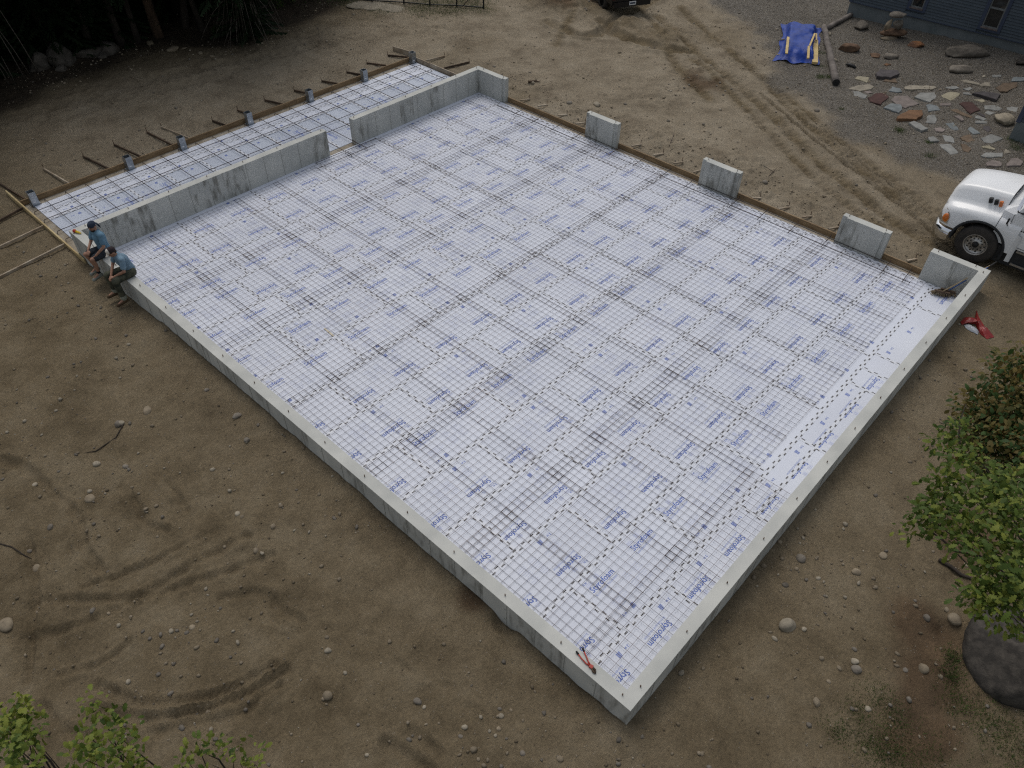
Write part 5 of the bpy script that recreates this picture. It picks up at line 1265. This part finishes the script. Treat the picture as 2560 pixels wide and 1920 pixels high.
def young_tree(name, base, tips, label, cat, leafm, leaf2, lsize, per, rad, seed, stem=.04, shape='oak', droop=.2, grp=None, fork=None):
    "a stem, branches that run to each leaf cluster, leaves round the branch ends"
    base = np.array(base, float); t = thing(name, tuple(base), label, cat, grp); tips = [np.array(q, float) for q in tips]; rr = random.Random(seed)
    top = fork if fork is not None else np.mean(tips, 0) * .75 + np.array([base[0], base[1], np.mean(tips, 0)[2] - 1.0]) * .25
    top = np.array(top, float)
    mid = base * .5 + top * .5 + np.array([rr.uniform(-.1, .1), rr.uniform(-.1, .1), 0])
    MB().tube([base - [0, 0, .2], mid, top], [stem, stem * .8, stem * .5], 8).build('trunk', BARK, t, True)
    for q in tips:
        s0 = mid + (top - mid) * rr.uniform(.35, 1.0)
        m1 = s0 * .45 + q * .55 + np.array([rr.uniform(-.12, .12), rr.uniform(-.12, .12), rr.uniform(-.05, .2)])
        pts = [s0, m1, m1 * .4 + q * .6, q]
        MB().tube(pts, [stem * .34, stem * .22, stem * .12, .002], 6).build('branch', TWIG, t, True)
    cen = []
    for q in tips:
        for _ in range(3): cen.append(q + np.array([rr.gauss(0, rad * .5), rr.gauss(0, rad * .5), rr.gauss(0, rad * .35)]))
    me = leaf_cloud('crown', cen, rad, per * len(tips), lsize, leafm, seed, shape, droop, leaf2)
    me.transform(Matrix.Translation(Vector(-base)))
    put('crown', me, t)
    return t
# saplings below the camera, lower left
L1 = [along(x, y, d) for x, y, d in ((34, 1765, 7.0), (8, 1790, 7.0), (55, 1790, 7.0), (20, 1825, 6.9), (72, 1850, 6.8), (35, 1862, 6.7), (96, 1858, 6.8), (60, 1910, 6.5), (15, 1915, 6.5))]
young_tree('sapling', (-5.55, 1.2, -.62), L1, 'young oak sapling at the lower left corner, leftmost one', 'tree', OAKY, OAK, .062, 48, .10, 201, .035, grp='saplings along the bottom edge')
L2 = [along(x, y, d) for x, y, d in ((250, 1775, 7.0), (215, 1840, 6.8), (270, 1848, 6.8), (300, 1845, 6.8), (190, 1890, 6.7), (240, 1900, 6.6), (318, 1895, 6.7), (345, 1912, 6.7), (285, 1915, 6.5))]
young_tree('sapling', (-5.0, 1.0, -.62), L2, 'young oak sapling at the bottom edge, second from the left corner', 'tree', OAKY, OAK, .062, 44, .10, 202, .032, grp='saplings along the bottom edge')
L3 = [along(x, y, d) for x, y, d in ((492, 1858, 7.0), (515, 1885, 6.9), (475, 1910, 6.8), (530, 1912, 6.8), (580, 1872, 7.1), (600, 1908, 6.9), (640, 1912, 7.0))]
young_tree('sapling', (-4.6, .8, -.62), L3, 'thin sapling top at the bottom edge, third from the left corner', 'tree', OAKY, OAK, .058, 24, .075, 203, .028, grp='saplings along the bottom edge')
# the growth at the right edge
RT = [along(x, y, d) for x, y, d in ((2410, 1100, 8.2), (2375, 1115, 8.2), (2430, 1150, 8.0), (2420, 1190, 7.9), (2340, 1225, 7.9), (2370, 1240, 7.9), (2395, 1215, 7.8), (2310, 1280, 7.9), (2320, 1310, 7.8), (2345, 1295, 7.8),
                                  (2410, 1300, 7.4), (2440, 1330, 7.3), (2400, 1340, 7.4), (2470, 1260, 7.4), (2500, 1210, 7.5), (2530, 1180, 7.5), (2550, 1230, 7.3), (2520, 1270, 7.2), (2555, 1300, 7.1), (2490, 1300, 7.2), (2530, 1350, 7.0),
                                  (2560, 1380, 6.9), (2500, 1390, 7.0), (2540, 1430, 6.8), (2480, 1440, 6.9), (2520, 1470, 6.8), (2560, 1480, 6.7), (2450, 1500, 7.0), (2500, 1510, 6.8), (2550, 1520, 6.7), (2470, 1400, 7.0), (2600, 1350, 6.8), (2610, 1260, 7.0), (2600, 1450, 6.6))]
young_tree('oak_tree', (1.2, -7.0, -.62), RT, 'bright green oak reaching in from the right edge over the boulder', 'tree', OAK, OAKY, .068, 92, .15, 204, .07, fork=(.6, -5.2, 5.2))
OT = [along(x, y, d) for x, y, d in ((2455, 1020, 10.2), (2480, 1040, 10.2), (2500, 1000, 10.3), (2530, 980, 10.3), (2560, 960, 10.4), (2450, 1060, 10), (2490, 1080, 10), (2520, 1050, 10), (2550, 1020, 10.1), (2560, 1080, 9.9), (2530, 1110, 9.9), (2500, 1140, 9.8), (2560, 1150, 9.7), (2540, 1190, 9.6), (2590, 900, 10.4), (2580, 1120, 9.7), (2600, 1020, 10), (2475, 1120, 9.9), (2545, 925, 10.5))]
young_tree('bronze_tree', (5.0, -6.6, -.62), OT, 'bronze leaved small tree at the right edge above the green oak', 'tree', ORNG, BUSH, .085, 240, .26, 205, .06, 'plain', .3, fork=(3.6, -4.6, 4.6))
# twig without leaves
pts = [along(*q) for q in ((2455, 1190, 8.0), (2400, 1130, 8.2), (2397, 1060, 8.4), (2415, 1010, 8.5))]
tag(MB().tube(pts, [.012, .010, .007, .003], 6).build('bare_branch', TWIG, bpy.data.objects['oak_tree'], True), None)
pts = [along(*q) for q in ((2460, 1395, 7.6), (2390, 1378, 7.7), (2330, 1330, 7.8), (2318, 1318, 7.8))]
MB().tube(pts, [.012, .009, .006, .003], 6).build('bare_branch', TWIG, bpy.data.objects['oak_tree'], True)
# shrubs under the forest edge near the fence
for k, (a, b, s) in enumerate(((735, 18, .9), (775, 12, .8), (830, 5, .8), (700, 30, .6), (560, 96, .3), (880, -8, .8))):
    p = onground(a, b) + np.array([0, .5, 0]); tips = [p + np.array([random.gauss(0, s * .5), random.gauss(0, s * .5), s * random.uniform(.3, 1.1)]) for _ in range(7)]
    young_tree('shrub', tuple(p), tips, f'dark green shrub at the forest edge left of the fence, {ORD[k]} one built up the slope' if False else ['round green shrub nearest the spruce', 'green shrub between spruce and fence, second', 'green shrub just left of the black fence', 'low green shrub right of the spruce skirt', 'tiny green plant under the spruce', 'green shrub behind the left end of the fence'][k], 'shrub', BUSH, OAK if k < 4 else BUSH, .09, 60, .3 * s, 300 + k, .02, 'plain', .1, 'shrubs by the forest')
# grass and weeds
GRASS = leafmat('grass', (.085, .125, .030), (.05, .085, .022))
def grass(name, patches, label, seed):
    r = np.random.default_rng(seed); V_ = []
    for px_, py_, rad, n, h in patches:
        c_ = onground(px_, py_); q = c_[:2] + r.normal(size=(n, 2)) * rad * .5; z = gh(q[:, 0], q[:, 1])
        for i in range(n):
            a = r.random() * 6.28; e = np.array([math.cos(a), math.sin(a)]) * .006; hh_ = h * r.uniform(.5, 1.2); l_ = r.normal(size=2) * hh_ * .5
            b = np.array([q[i, 0], q[i, 1], z[i] - .01])
            V_ += [b + [e[0], e[1], 0], b - [e[0], e[1], 0], b + [l_[0], l_[1], hh_]]
    V_ = np.array(V_); me = fast_mesh(name, V_, np.arange(len(V_)).reshape(-1, 3), GRASS)
    return tag(put(name, me), label, 'grass', kind='stuff')
grass('grass', [(2200, 1740, .35, 500, .05), (2170, 1850, .45, 900, .05), (2230, 1880, .4, 800, .05), (2090, 1830, .25, 350, .05), (2240, 1800, .3, 400, .05), (2380, 1690, .25, 400, .07), (2400, 1760, .3, 400, .06), (2380, 1640, .2, 300, .07), (2140, 1775, .25, 250, .05),
                (2480, 1800, .5, 700, .07), (2540, 1870, .5, 700, .07), (2330, 1890, .5, 500, .05), (2220, 1900, .5, 500, .05)], 'sparse short grass at the lower right corner', 61)
grass('weeds', [(2052, 193, .22, 240, .08), (2072, 193, .16, 150, .08), (2052, 133, .2, 150, .07), (2050, 165, .25, 160, .06), (2248, 326, .22, 260, .09), (2322, 356, .15, 120, .08), (2324, 390, .2, 160, .08), (2104, 273, .12, 90, .06), (2030, 158, .2, 120, .06), (2530, 350, .3, 200, .1), (2540, 370, .3, 200, .1)], 'small weeds growing in the gravel yard', 62)
grass('grass_by_fence', [(960, 22, .9, 700, .1), (1050, 26, 1.0, 900, .1), (1130, 28, .9, 800, .1), (1200, 22, .7, 500, .1), (880, 6, .9, 600, .12), (1080, 5, 1.2, 900, .15), (1180, 0, 1.2, 900, .15)], 'green grass along the black fence', 63)
for k, (a, b, s) in enumerate(((895, 12, .9), (945, 16, 1.1), (985, 22, .8))):
    p = onground(a, b); tag(put('ash_heap', rock_mesh('ash_heap', (s * 1.4, s, .14), STONE_PALE, 120 + k, IC3, .3), None, (p[0], p[1], p[2] - .05), -.8), ['small pale ash heap left of the fence', 'largest pale ash heap before the fence', 'pale ash heap right of the largest'][k], 'heap', 'pale heaps by the fence')
# the big boulder and a stick at the right edge
boulder(2522, 1645, 0, (1.75, 1.55, 1.2), STONE_DARK, 143, 'big dark boulder under the green oak at the right edge', .5, 2, .24, IC3, rough=.10)
def twig(lst, r, label, m=TWIG):
    P_ = [onground(*q) + np.array([0, 0, r * 1.2]) for q in lst]
    tag(MB().tube(P_, [r] * (len(P_) - 1) + [r * .4], 6).build('stick', m, None, True, origin=P_[0] - [0, 0, r * 1.2]), label, 'stick', 'sticks on the dirt')
twig([(2345, 1402), (2375, 1420), (2400, 1440), (2440, 1455)], .035, 'thick dark stick lying near the big boulder')
twig([(310, 1060), (290, 1095), (265, 1112), (240, 1129), (215, 1132)], .012, 'thin curved dark stick in the dirt left of the long wall')
twig([(0, 1360), (30, 1368), (60, 1388), (80, 1398)], .012, 'thin dark stick at the left edge of the dirt')
twig([(325, 193), (345, 202), (360, 202)], .012, 'pale forked twig on the dark dirt before the forest', STICK)
twig([(1320, 209), (1335, 206), (1350, 208)], .04, 'short dark chunk of wood on the tan dirt behind the back corner', DSTICK)

# ------------------------------------------------------------------ small things on the walls and floor
# bolt cutters on the near wall top
bc = thing('bolt_cutters', (.15, .95, 0), 'red bolt cutters with black grips lying on the wall top near the corner', 'bolt cutters')
hA = [(.155, 1.16, .03), (.125, 1.03, .025), (.112, .93, .022), (.125, .87, .02)]; hB = [(.262, 1.12, .03), (.20, 1.0, .025), (.155, .92, .022), (.138, .87, .02)]
for H_ in (hA, hB):
    MB().tube(H_, [.011, .010, .011, .014], 8).build('handle', REDM, bc, True)
    a, b = np.array(H_[0]), np.array(H_[1]); MB().tube([a + (a - b) * .05, a * .62 + b * .38], .0165, 8).build('grip', BLACK, bc, True)
MB().box((.128, .845, .02), (.055, .06, .03), rotm('Z', .2)).build('pivot_block', REDM, bc)
for sx in (-1, 1): MB().tube([(.122 + sx * .012, .82, .02), (.108 + sx * .022, .77, .02), (.088 + sx * .004, .725, .02)], [.014, .018, .006], 8).build('jaw', DSTICK, bc, True)
# push brooms leaning in the right corner
STRAW = mat('straw', (.34, .27, .17), (.2, .15, .09), 20, .9)
def broom(head, end, m, label, hd):
    head = np.array(head, float); end = np.array(end, float); t = thing('broom', tuple(head - [0, 0, .13]), label, 'broom', 'brooms in the right corner')
    MB().tube([head, end], [.015, .013], 8).build('handle', m, t, True)
    MB().tube([end, end + (end - head) / np.linalg.norm(end - head) * .16], .016, 8).build('tip', BLACK, t)
    h = np.array(hd); h = h / np.linalg.norm(h); s_ = np.array([-h[1], h[0], 0])
    MB().beam(head - h * .18, head + h * .18, .06, .05).build('block', DSTICK, t)
    br = MB(); q = random.Random(5)
    for i in range(260):
        u = q.uniform(-.18, .18); v = q.uniform(-.03, .03); p = head + h * u + s_ * v
        br.tube([p, p + np.array([q.gauss(0, .02), q.gauss(0, .02), 0]) + h * u * .35 + s_ * (v * 1.6 - .06) + np.array([0, 0, -.13])], .0035, 3, False)
    tag(br.build('bristles', STRAW, t), kind='stuff')
WOODH = mat('broom_wood', (.42, .34, .22), (.33, .25, .15), 4, .6); BLUEP = mat('blue_handle', (.03, .10, .32), (.025, .08, .27), 4, .4)
broom((14.62, .72, -.71), (15.36, .09, .06), WOODH, 'push broom with a pale wooden handle leaning over the right wall corner', (-.35, .9, 0))
broom((14.78, .62, -.71), (15.30, .105, -.005 + .03), BLUEP, 'push broom with a blue handle beside the wooden one', (-.2, .95, 0))
# red and white plastic sacks on the dirt
def cloth(name, outline, hgt, m, label, seed):
    P_ = [onground(*q) for q in outline]; c_ = np.mean(P_, 0); V_ = []; n_ = len(P_); R_n = 7
    for j in range(R_n + 1):
        f = j / R_n
        for i in range(n_ * 4):
            a, b = P_[i // 4], P_[(i // 4 + 1) % n_]; p = a + (b - a) * ((i % 4) / 4); q = c_ + (p - c_) * f
            bulge = hgt * (1 - f ** 2) + .05 * hgt / .1 * float(vn(q[0], q[1], 9, seed)) * (1 - f ** 4) + .03 * math.sin(i * 1.9 + seed) * f * (1 - f)
            V_.append((q[0], q[1], gz(q[0], q[1]) + .012 + max(bulge, 0)))
    N_ = n_ * 4; F_ = [(j * N_ + i, (j + 1) * N_ + i, (j + 1) * N_ + (i + 1) % N_, j * N_ + (i + 1) % N_) for j in range(R_n) for i in range(N_)]
    tag(MB().add(V_, F_).build(name, m, None, True, origin=c_), label, 'plastic sack', 'plastic sacks by the right wall')
REDB = mat('red_plastic', (.27, .014, .012), (.16, .010, .010), 8, .35, .5, 20, spec=.5); WHB = mat('clear_plastic', (.42, .44, .47), (.30, .32, .35), 8, .3, .6, 20, spec=.5)
def zb(a, b): return (2200 + a * .1929, 580 + b * .1929)
cloth('plastic_sack', [zb(1040, 1170), zb(1090, 1110), zb(1220, 1130), zb(1245, 1020), zb(1290, 1130), zb(1400, 1300), zb(1480, 1365), zb(1380, 1390), zb(1300, 1330), zb(1230, 1200), zb(1100, 1180), zb(1060, 1210)], .11, REDB, 'crumpled red plastic sack on the dirt outside the right wall', 3)
cloth('plastic_sack', [zb(1085, 1215), zb(1130, 1195), zb(1230, 1245), zb(1280, 1295), zb(1265, 1335), zb(1180, 1295), zb(1110, 1250)], .05, WHB, 'clear plastic sheet tucked against the red sack', 5)
# chalk line reel on the left wall corner
cr = thing('chalk_reel', (.10, 18.02, 0), 'small red and yellow tool lying on the left wall corner', 'tool')
MB().ball((.08, 18.08, .045), (.05, .06, .045), 12, 8).build('body', REDM, cr, True)
MB().tube([(.10, 18.03, .04), (.14, 17.93, .035), (.155, 17.88, .03)], [.035, .025, .012], 8).build('nose', mat('yellow_plastic', (.65, .45, .03), (.6, .4, .03), 6, .4), cr, True)
STRIPC = mat('cream_strip', (.62, .56, .44), (.55, .49, .38), 5, .8)
# a pale strip of wood on the floor
p, q = at(400 + 1515 * .27125, 600 + 815 * .27125, FZ + .01), at(400 + 1600 * .27125, 600 + 885 * .27125, FZ + .01)
tag(MB().beam(p + [0, 0, .004], q + [0, 0, .004], .045, .010).build('batten', STRIPC, None, origin=(p + q) / 2 - [0, 0, .006]), 'short cream wooden batten under the mesh in the left part of the floor', 'batten')

# ------------------------------------------------------------------ two men sitting on the wall
SKIN = mat('skin', (.36, .20, .135), (.31, .165, .11), 6, .6, spec=.35)
TEE = mat('blue_tee', (.135, .24, .33), (.10, .19, .27), 5, .9, .5, 12, bdist=.02)
TEE2 = mat('faded_blue_tee', (.18, .27, .35), (.125, .20, .27), 7, .9, .7, 10, bdist=.03)
SHORT = mat('navy_shorts', (.018, .024, .032), (.028, .034, .042), 6, .9, .4, 14, bdist=.02)
CAMO = mat('green_trousers', (.085, .085, .058), (.026, .030, .022), 9, .9, .5, 14, bdist=.02)
NAVY = mat('navy_bandana', (.030, .042, .070), (.02, .03, .05), 8, .9, .3, 20)
CAPW = mat('cap_white', (.62, .58, .52), (.52, .48, .42), 8, .85); CAPD = mat('cap_dark', (.035, .022, .026), (.025, .018, .02), 8, .85)
HAIR = mat('dark_hair', (.018, .013, .010), (.03, .022, .016), 20, .8)
SHOE = mat('grey_shoes', (.27, .28, .25), (.17, .18, .16), 8, .8); SOCK = mat('dark_socks', (.02, .022, .025), None, 8, .9); BOOT = mat('brown_boots', (.105, .068, .036), (.06, .038, .02), 8, .8)
CUFF = mat('pale_cuff', (.30, .31, .25), (.22, .23, .19), 8, .9)

def man(loc, turn, J, cloth_, label):
    """J holds the joints in the man's own frame: x forward, y to his left, z up from the wall top"""
    t = thing('person', loc, label, 'person'); t.rotation_euler = (0, 0, turn)
    A_ = {k: np.array(v, float) for k, v in J.items()}
    def limb(mb, names, rad, add=0.0):
        pts = [A_[n_] if isinstance(n_, str) else np.array(n_, float) for n_ in names]
        # round ends and intermediate rings
        P_, R_ = [], []
        for a, b, ra, rb in zip(pts[:-1], pts[1:], rad[:-1], rad[1:]):
            for f in (0, .25, .5, .75): P_.append(a + (b - a) * f); R_.append(ra + (rb - ra) * f + add)
        P_.append(pts[-1]); R_.append(rad[-1] + add)
        mb.tube(P_, R_, 12)
        for p, r_ in zip(pts, rad): mb.ball(p, r_ + add, 12, 8)
    def remesh(o, vox, it=4):
        md = o.modifiers.new('skin', 'REMESH'); md.mode = 'VOXEL'; md.voxel_size = vox; md.use_smooth_shade = True
        s_ = o.modifiers.new('smooth', 'SMOOTH'); s_.factor = .5; s_.iterations = it
    mid_h = (A_['hipL'] + A_['hipR']) / 2; sh = (A_['shL'] + A_['shR']) / 2
    fw = A_['face'] - A_['head']; fw /= np.linalg.norm(fw); up = A_['head'] - A_['neck']; up -= fw * (up @ fw); up /= np.linalg.norm(up); lf = np.cross(up, fw)
    HR = np.array([fw, lf, up]).T
    def hp(x, y, z): return A_['head'] + HR @ np.array([x, y, z])
    b = MB()
    limb(b, [mid_h, 'waist', 'chest'], [.125, .115, .135]); limb(b, ['hipL', mid_h, 'hipR'], [.10, .12, .10]); limb(b, ['shL', sh, 'shR'], [.065, .09, .065])
    limb(b, ['chest', sh, 'neck'], [.12, .08, .052]); limb(b, ['neck', 'head'], [.052, .055])
    b.ball(A_['head'], (.098, .076, .112), 16, 12, HR); b.ball(hp(.045, 0, -.062), (.055, .052, .055), 12, 8, HR); b.ball(hp(.104, 0, -.015), (.020, .014, .026), 8, 6, HR)
    b.ball(hp(.085, 0, .03), (.022, .05, .015), 10, 6, HR)
    for s_ in (-1, 1): b.ball(hp(-.008, s_ * .078, -.012), (.018, .010, .03), 8, 6, HR)
    for s_, k in ((1, 'L'), (-1, 'R')):
        limb(b, ['sh' + k, 'el' + k, 'wr' + k], [.050, .040, .027])
        limb(b, ['hip' + k, 'kn' + k], [.088, .058]); limb(b, ['kn' + k, A_['kn' + k] * .62 + A_['an' + k] * .38 + np.array([-.015, 0, 0]), 'an' + k], [.056, .054, .036]); limb(b, ['an' + k, 'to' + k], [.038, .030])
        # hand: palm, four fingers of unequal length bent at the knuckles, a thumb from the side
        wv = A_['wr' + k]; hd = A_['hand' + k] - wv; L = np.linalg.norm(hd); hd /= L
        side = np.cross(hd, [0, 0, 1.0]); side /= np.linalg.norm(side); dn = np.cross(side, hd)
        if dn[2] > 0: dn = -dn
        pal = wv + hd * .05; b.ball(pal, (.046, .036, .017), 10, 8, np.array([hd, side, dn]).T)
        for i, fl in enumerate((.066, .075, .070, .056)):
            o_ = (i - 1.5) * .019; r0 = wv + hd * .085 + side * o_
            limb(b, [r0, r0 + hd * fl * .5 + dn * .012, r0 + hd * fl * .75 + dn * .038], [.0095, .0088, .0078])
        ts = s_ if (side @ np.array([0, 1.0, 0])) < 0 else -s_
        r0 = wv + hd * .035 + side * .030 * ts; limb(b, [r0, r0 + hd * .03 + side * .022 * ts, r0 + hd * .058 + side * .020 * ts + dn * .012], [.012, .011, .009])
    ob = b.build('body', SKIN, t, True, local=True); remesh(ob, .0075, 3)
    s = MB()
    limb(s, [mid_h + np.array([0, 0, .03]), 'waist', 'chest'], [.135, .125, .145], .012); limb(s, ['shL', sh, 'shR'], [.072, .095, .072], .008); limb(s, ['chest', sh], [.13, .09], .008)
    for k in 'LR':
        e = A_['sh' + k] * .36 + A_['el' + k] * .64; limb(s, ['sh' + k, e], [.064, .066], .006)
    so_ = s.build('shirt', TEE if cloth_ == 'shorts' else TEE2, t, True, local=True); remesh(so_, .012, 3)
    p = MB(); limb(p, ['hipL', mid_h, 'hipR'], [.112, .13, .112], .008); limb(p, [mid_h, mid_h + np.array([0, 0, .07])], [.13, .128], .006)
    for k in 'LR':
        if cloth_ == 'shorts':
            e = A_['hip' + k] * .22 + A_['kn' + k] * .78; limb(p, ['hip' + k, e], [.098, .088], .010)
        else:
            limb(p, ['hip' + k, 'kn' + k], [.098, .074], .012); e = A_['kn' + k] * .12 + A_['an' + k] * .88; limb(p, ['kn' + k, e], [.074, .062], .012)
            c1 = MB(); limb(c1, [A_['kn' + k] * .16 + A_['an' + k] * .84, A_['kn' + k] * .07 + A_['an' + k] * .93], [.079, .079]); c1.build('trouser_cuff', CUFF, t, True, local=True)
    po = p.build('shorts' if cloth_ == 'shorts' else 'trousers', SHORT if cloth_ == 'shorts' else CAMO, t, True, local=True); remesh(po, .012, 3)
    for k in 'LR':
        f = MB(); an, to = A_['an' + k], A_['to' + k]; d = to - an; d[2] = min(d[2], -.02)
        limb(f, [an + np.array([0, 0, -.01]), an + np.array([-.02, 0, -.05])], [.056, .054]); limb(f, [an + np.array([-.03, 0, -.055]), an * .5 + to * .5 + np.array([0, 0, -.035]), to + np.array([.02, 0, -.02])], [.052, .052, .046])
        fo = f.build('shoe' if cloth_ == 'shorts' else 'boot', SHOE if cloth_ == 'shorts' else BOOT, t, True, local=True); remesh(fo, .010, 2)
        if cloth_ == 'shorts':
            q = MB(); limb(q, [A_['an' + k] + np.array([0, 0, .0]), A_['an' + k] * .85 + A_['kn' + k] * .15], [.043, .046]); q.build('sock', SOCK, t, True, local=True)
    for s_ in (-1, 1): MB().ball(hp(.088, s_ * .030, .006), (.010, .012, .009), 8, 6, HR).build('eye', HAIR, t, True, local=True)
    return t, hp, HR
# first man: bandana, shorts
JA = dict(hipL=(-.02, .09, .10), hipR=(-.02, -.09, .10), waist=(-.01, 0, .27), chest=(.0, 0, .49), shL=(.01, .19, .61), shR=(.01, -.19, .61), neck=(.02, 0, .70), head=(.05, 0, .815), face=(.22, .05, .77),
          elL=(.08, .27, .35), wrL=(.31, .20, .18), handL=(.41, .15, .145), elR=(.14, -.23, .33), wrR=(.34, -.07, .24), handR=(.42, .02, .19),
          knL=(.42, .17, .10), knR=(.44, -.07, .16), anL=(.39, .13, -.35), anR=(.33, -.06, -.29), toL=(.56, .16, -.41), toR=(.50, -.03, -.36))
m1, hp1, HR1 = man((.19, 16.62, .0), math.radians(184), JA, 'shorts', 'seated person in a navy bandana, blue T-shirt and dark shorts with hands on one knee')
bn = MB(); bn.ball(hp1(-.012, 0, .040), (.112, .090, .092), 16, 10, HR1); bo = bn.build('bandana', NAVY, m1, True, local=True)
MB().loft([[hp1(-.085, .05, .03), hp1(-.095, 0, .05), hp1(-.085, -.05, .03)], [hp1(-.14, .055, -.05), hp1(-.165, 0, -.03), hp1(-.14, -.055, -.05)], [hp1(-.15, .04, -.15), hp1(-.18, 0, -.14), hp1(-.15, -.04, -.15)], [hp1(-.15, .01, -.20), hp1(-.165, 0, -.20), hp1(-.15, -.01, -.20)]]).build('bandana_tail', NAVY, m1, True, local=True)
MB().ball(hp1(.058, 0, -.082), (.056, .054, .046), 12, 8, HR1).build('beard', HAIR, m1, True, local=True)
# second man: cap, long trousers, bent forward
JB = dict(hipL=(-.02, .10, .10), hipR=(-.02, -.10, .10), waist=(.0, 0, .26), chest=(.06, 0, .45), shL=(.11, .19, .55), shR=(.11, -.19, .55), neck=(.15, -.01, .63), head=(.20, -.02, .725), face=(.35, -.04, .65),
          elL=(.18, .26, .29), wrL=(.38, .07, .14), handL=(.46, .0, .10), elR=(.22, -.24, .29), wrR=(.41, -.05, .13), handR=(.48, .01, .085),
          knL=(.44, .20, .09), knR=(.46, -.18, .10), anL=(.40, .21, -.44), anR=(.42, -.20, -.42), toL=(.58, .24, -.50), toR=(.60, -.22, -.48))
m2, hp2, HR2 = man((.19, 15.36, .0), math.radians(178), JB, 'trousers', 'seated person bent forward in a white-fronted cap, blue T-shirt and green trousers')
cp_ = MB().ball(hp2(-.015, 0, .045), (.110, .090, .088), 16, 10, HR2).build('cap', CAPD, m2, True, local=True)
MB().ball(hp2(.035, 0, .060), (.074, .078, .072), 14, 8, HR2).build('cap_front', CAPW, cp_, True, local=True)
MB().loft([[hp2(.07, y, .025) for y in (-.075, -.04, 0, .04, .075)], [hp2(.13 - abs(y) * .3, y, .020) for y in (-.078, -.04, 0, .04, .078)], [hp2(.185 - abs(y) * .7, y, .002) for y in (-.07, -.04, 0, .04, .07)]]).build('visor', CAPW, cp_, True, local=True)
MB().ball(hp2(-.05, 0, -.03), (.056, .066, .05), 12, 8, HR2).build('hair', HAIR, m2, True, local=True)
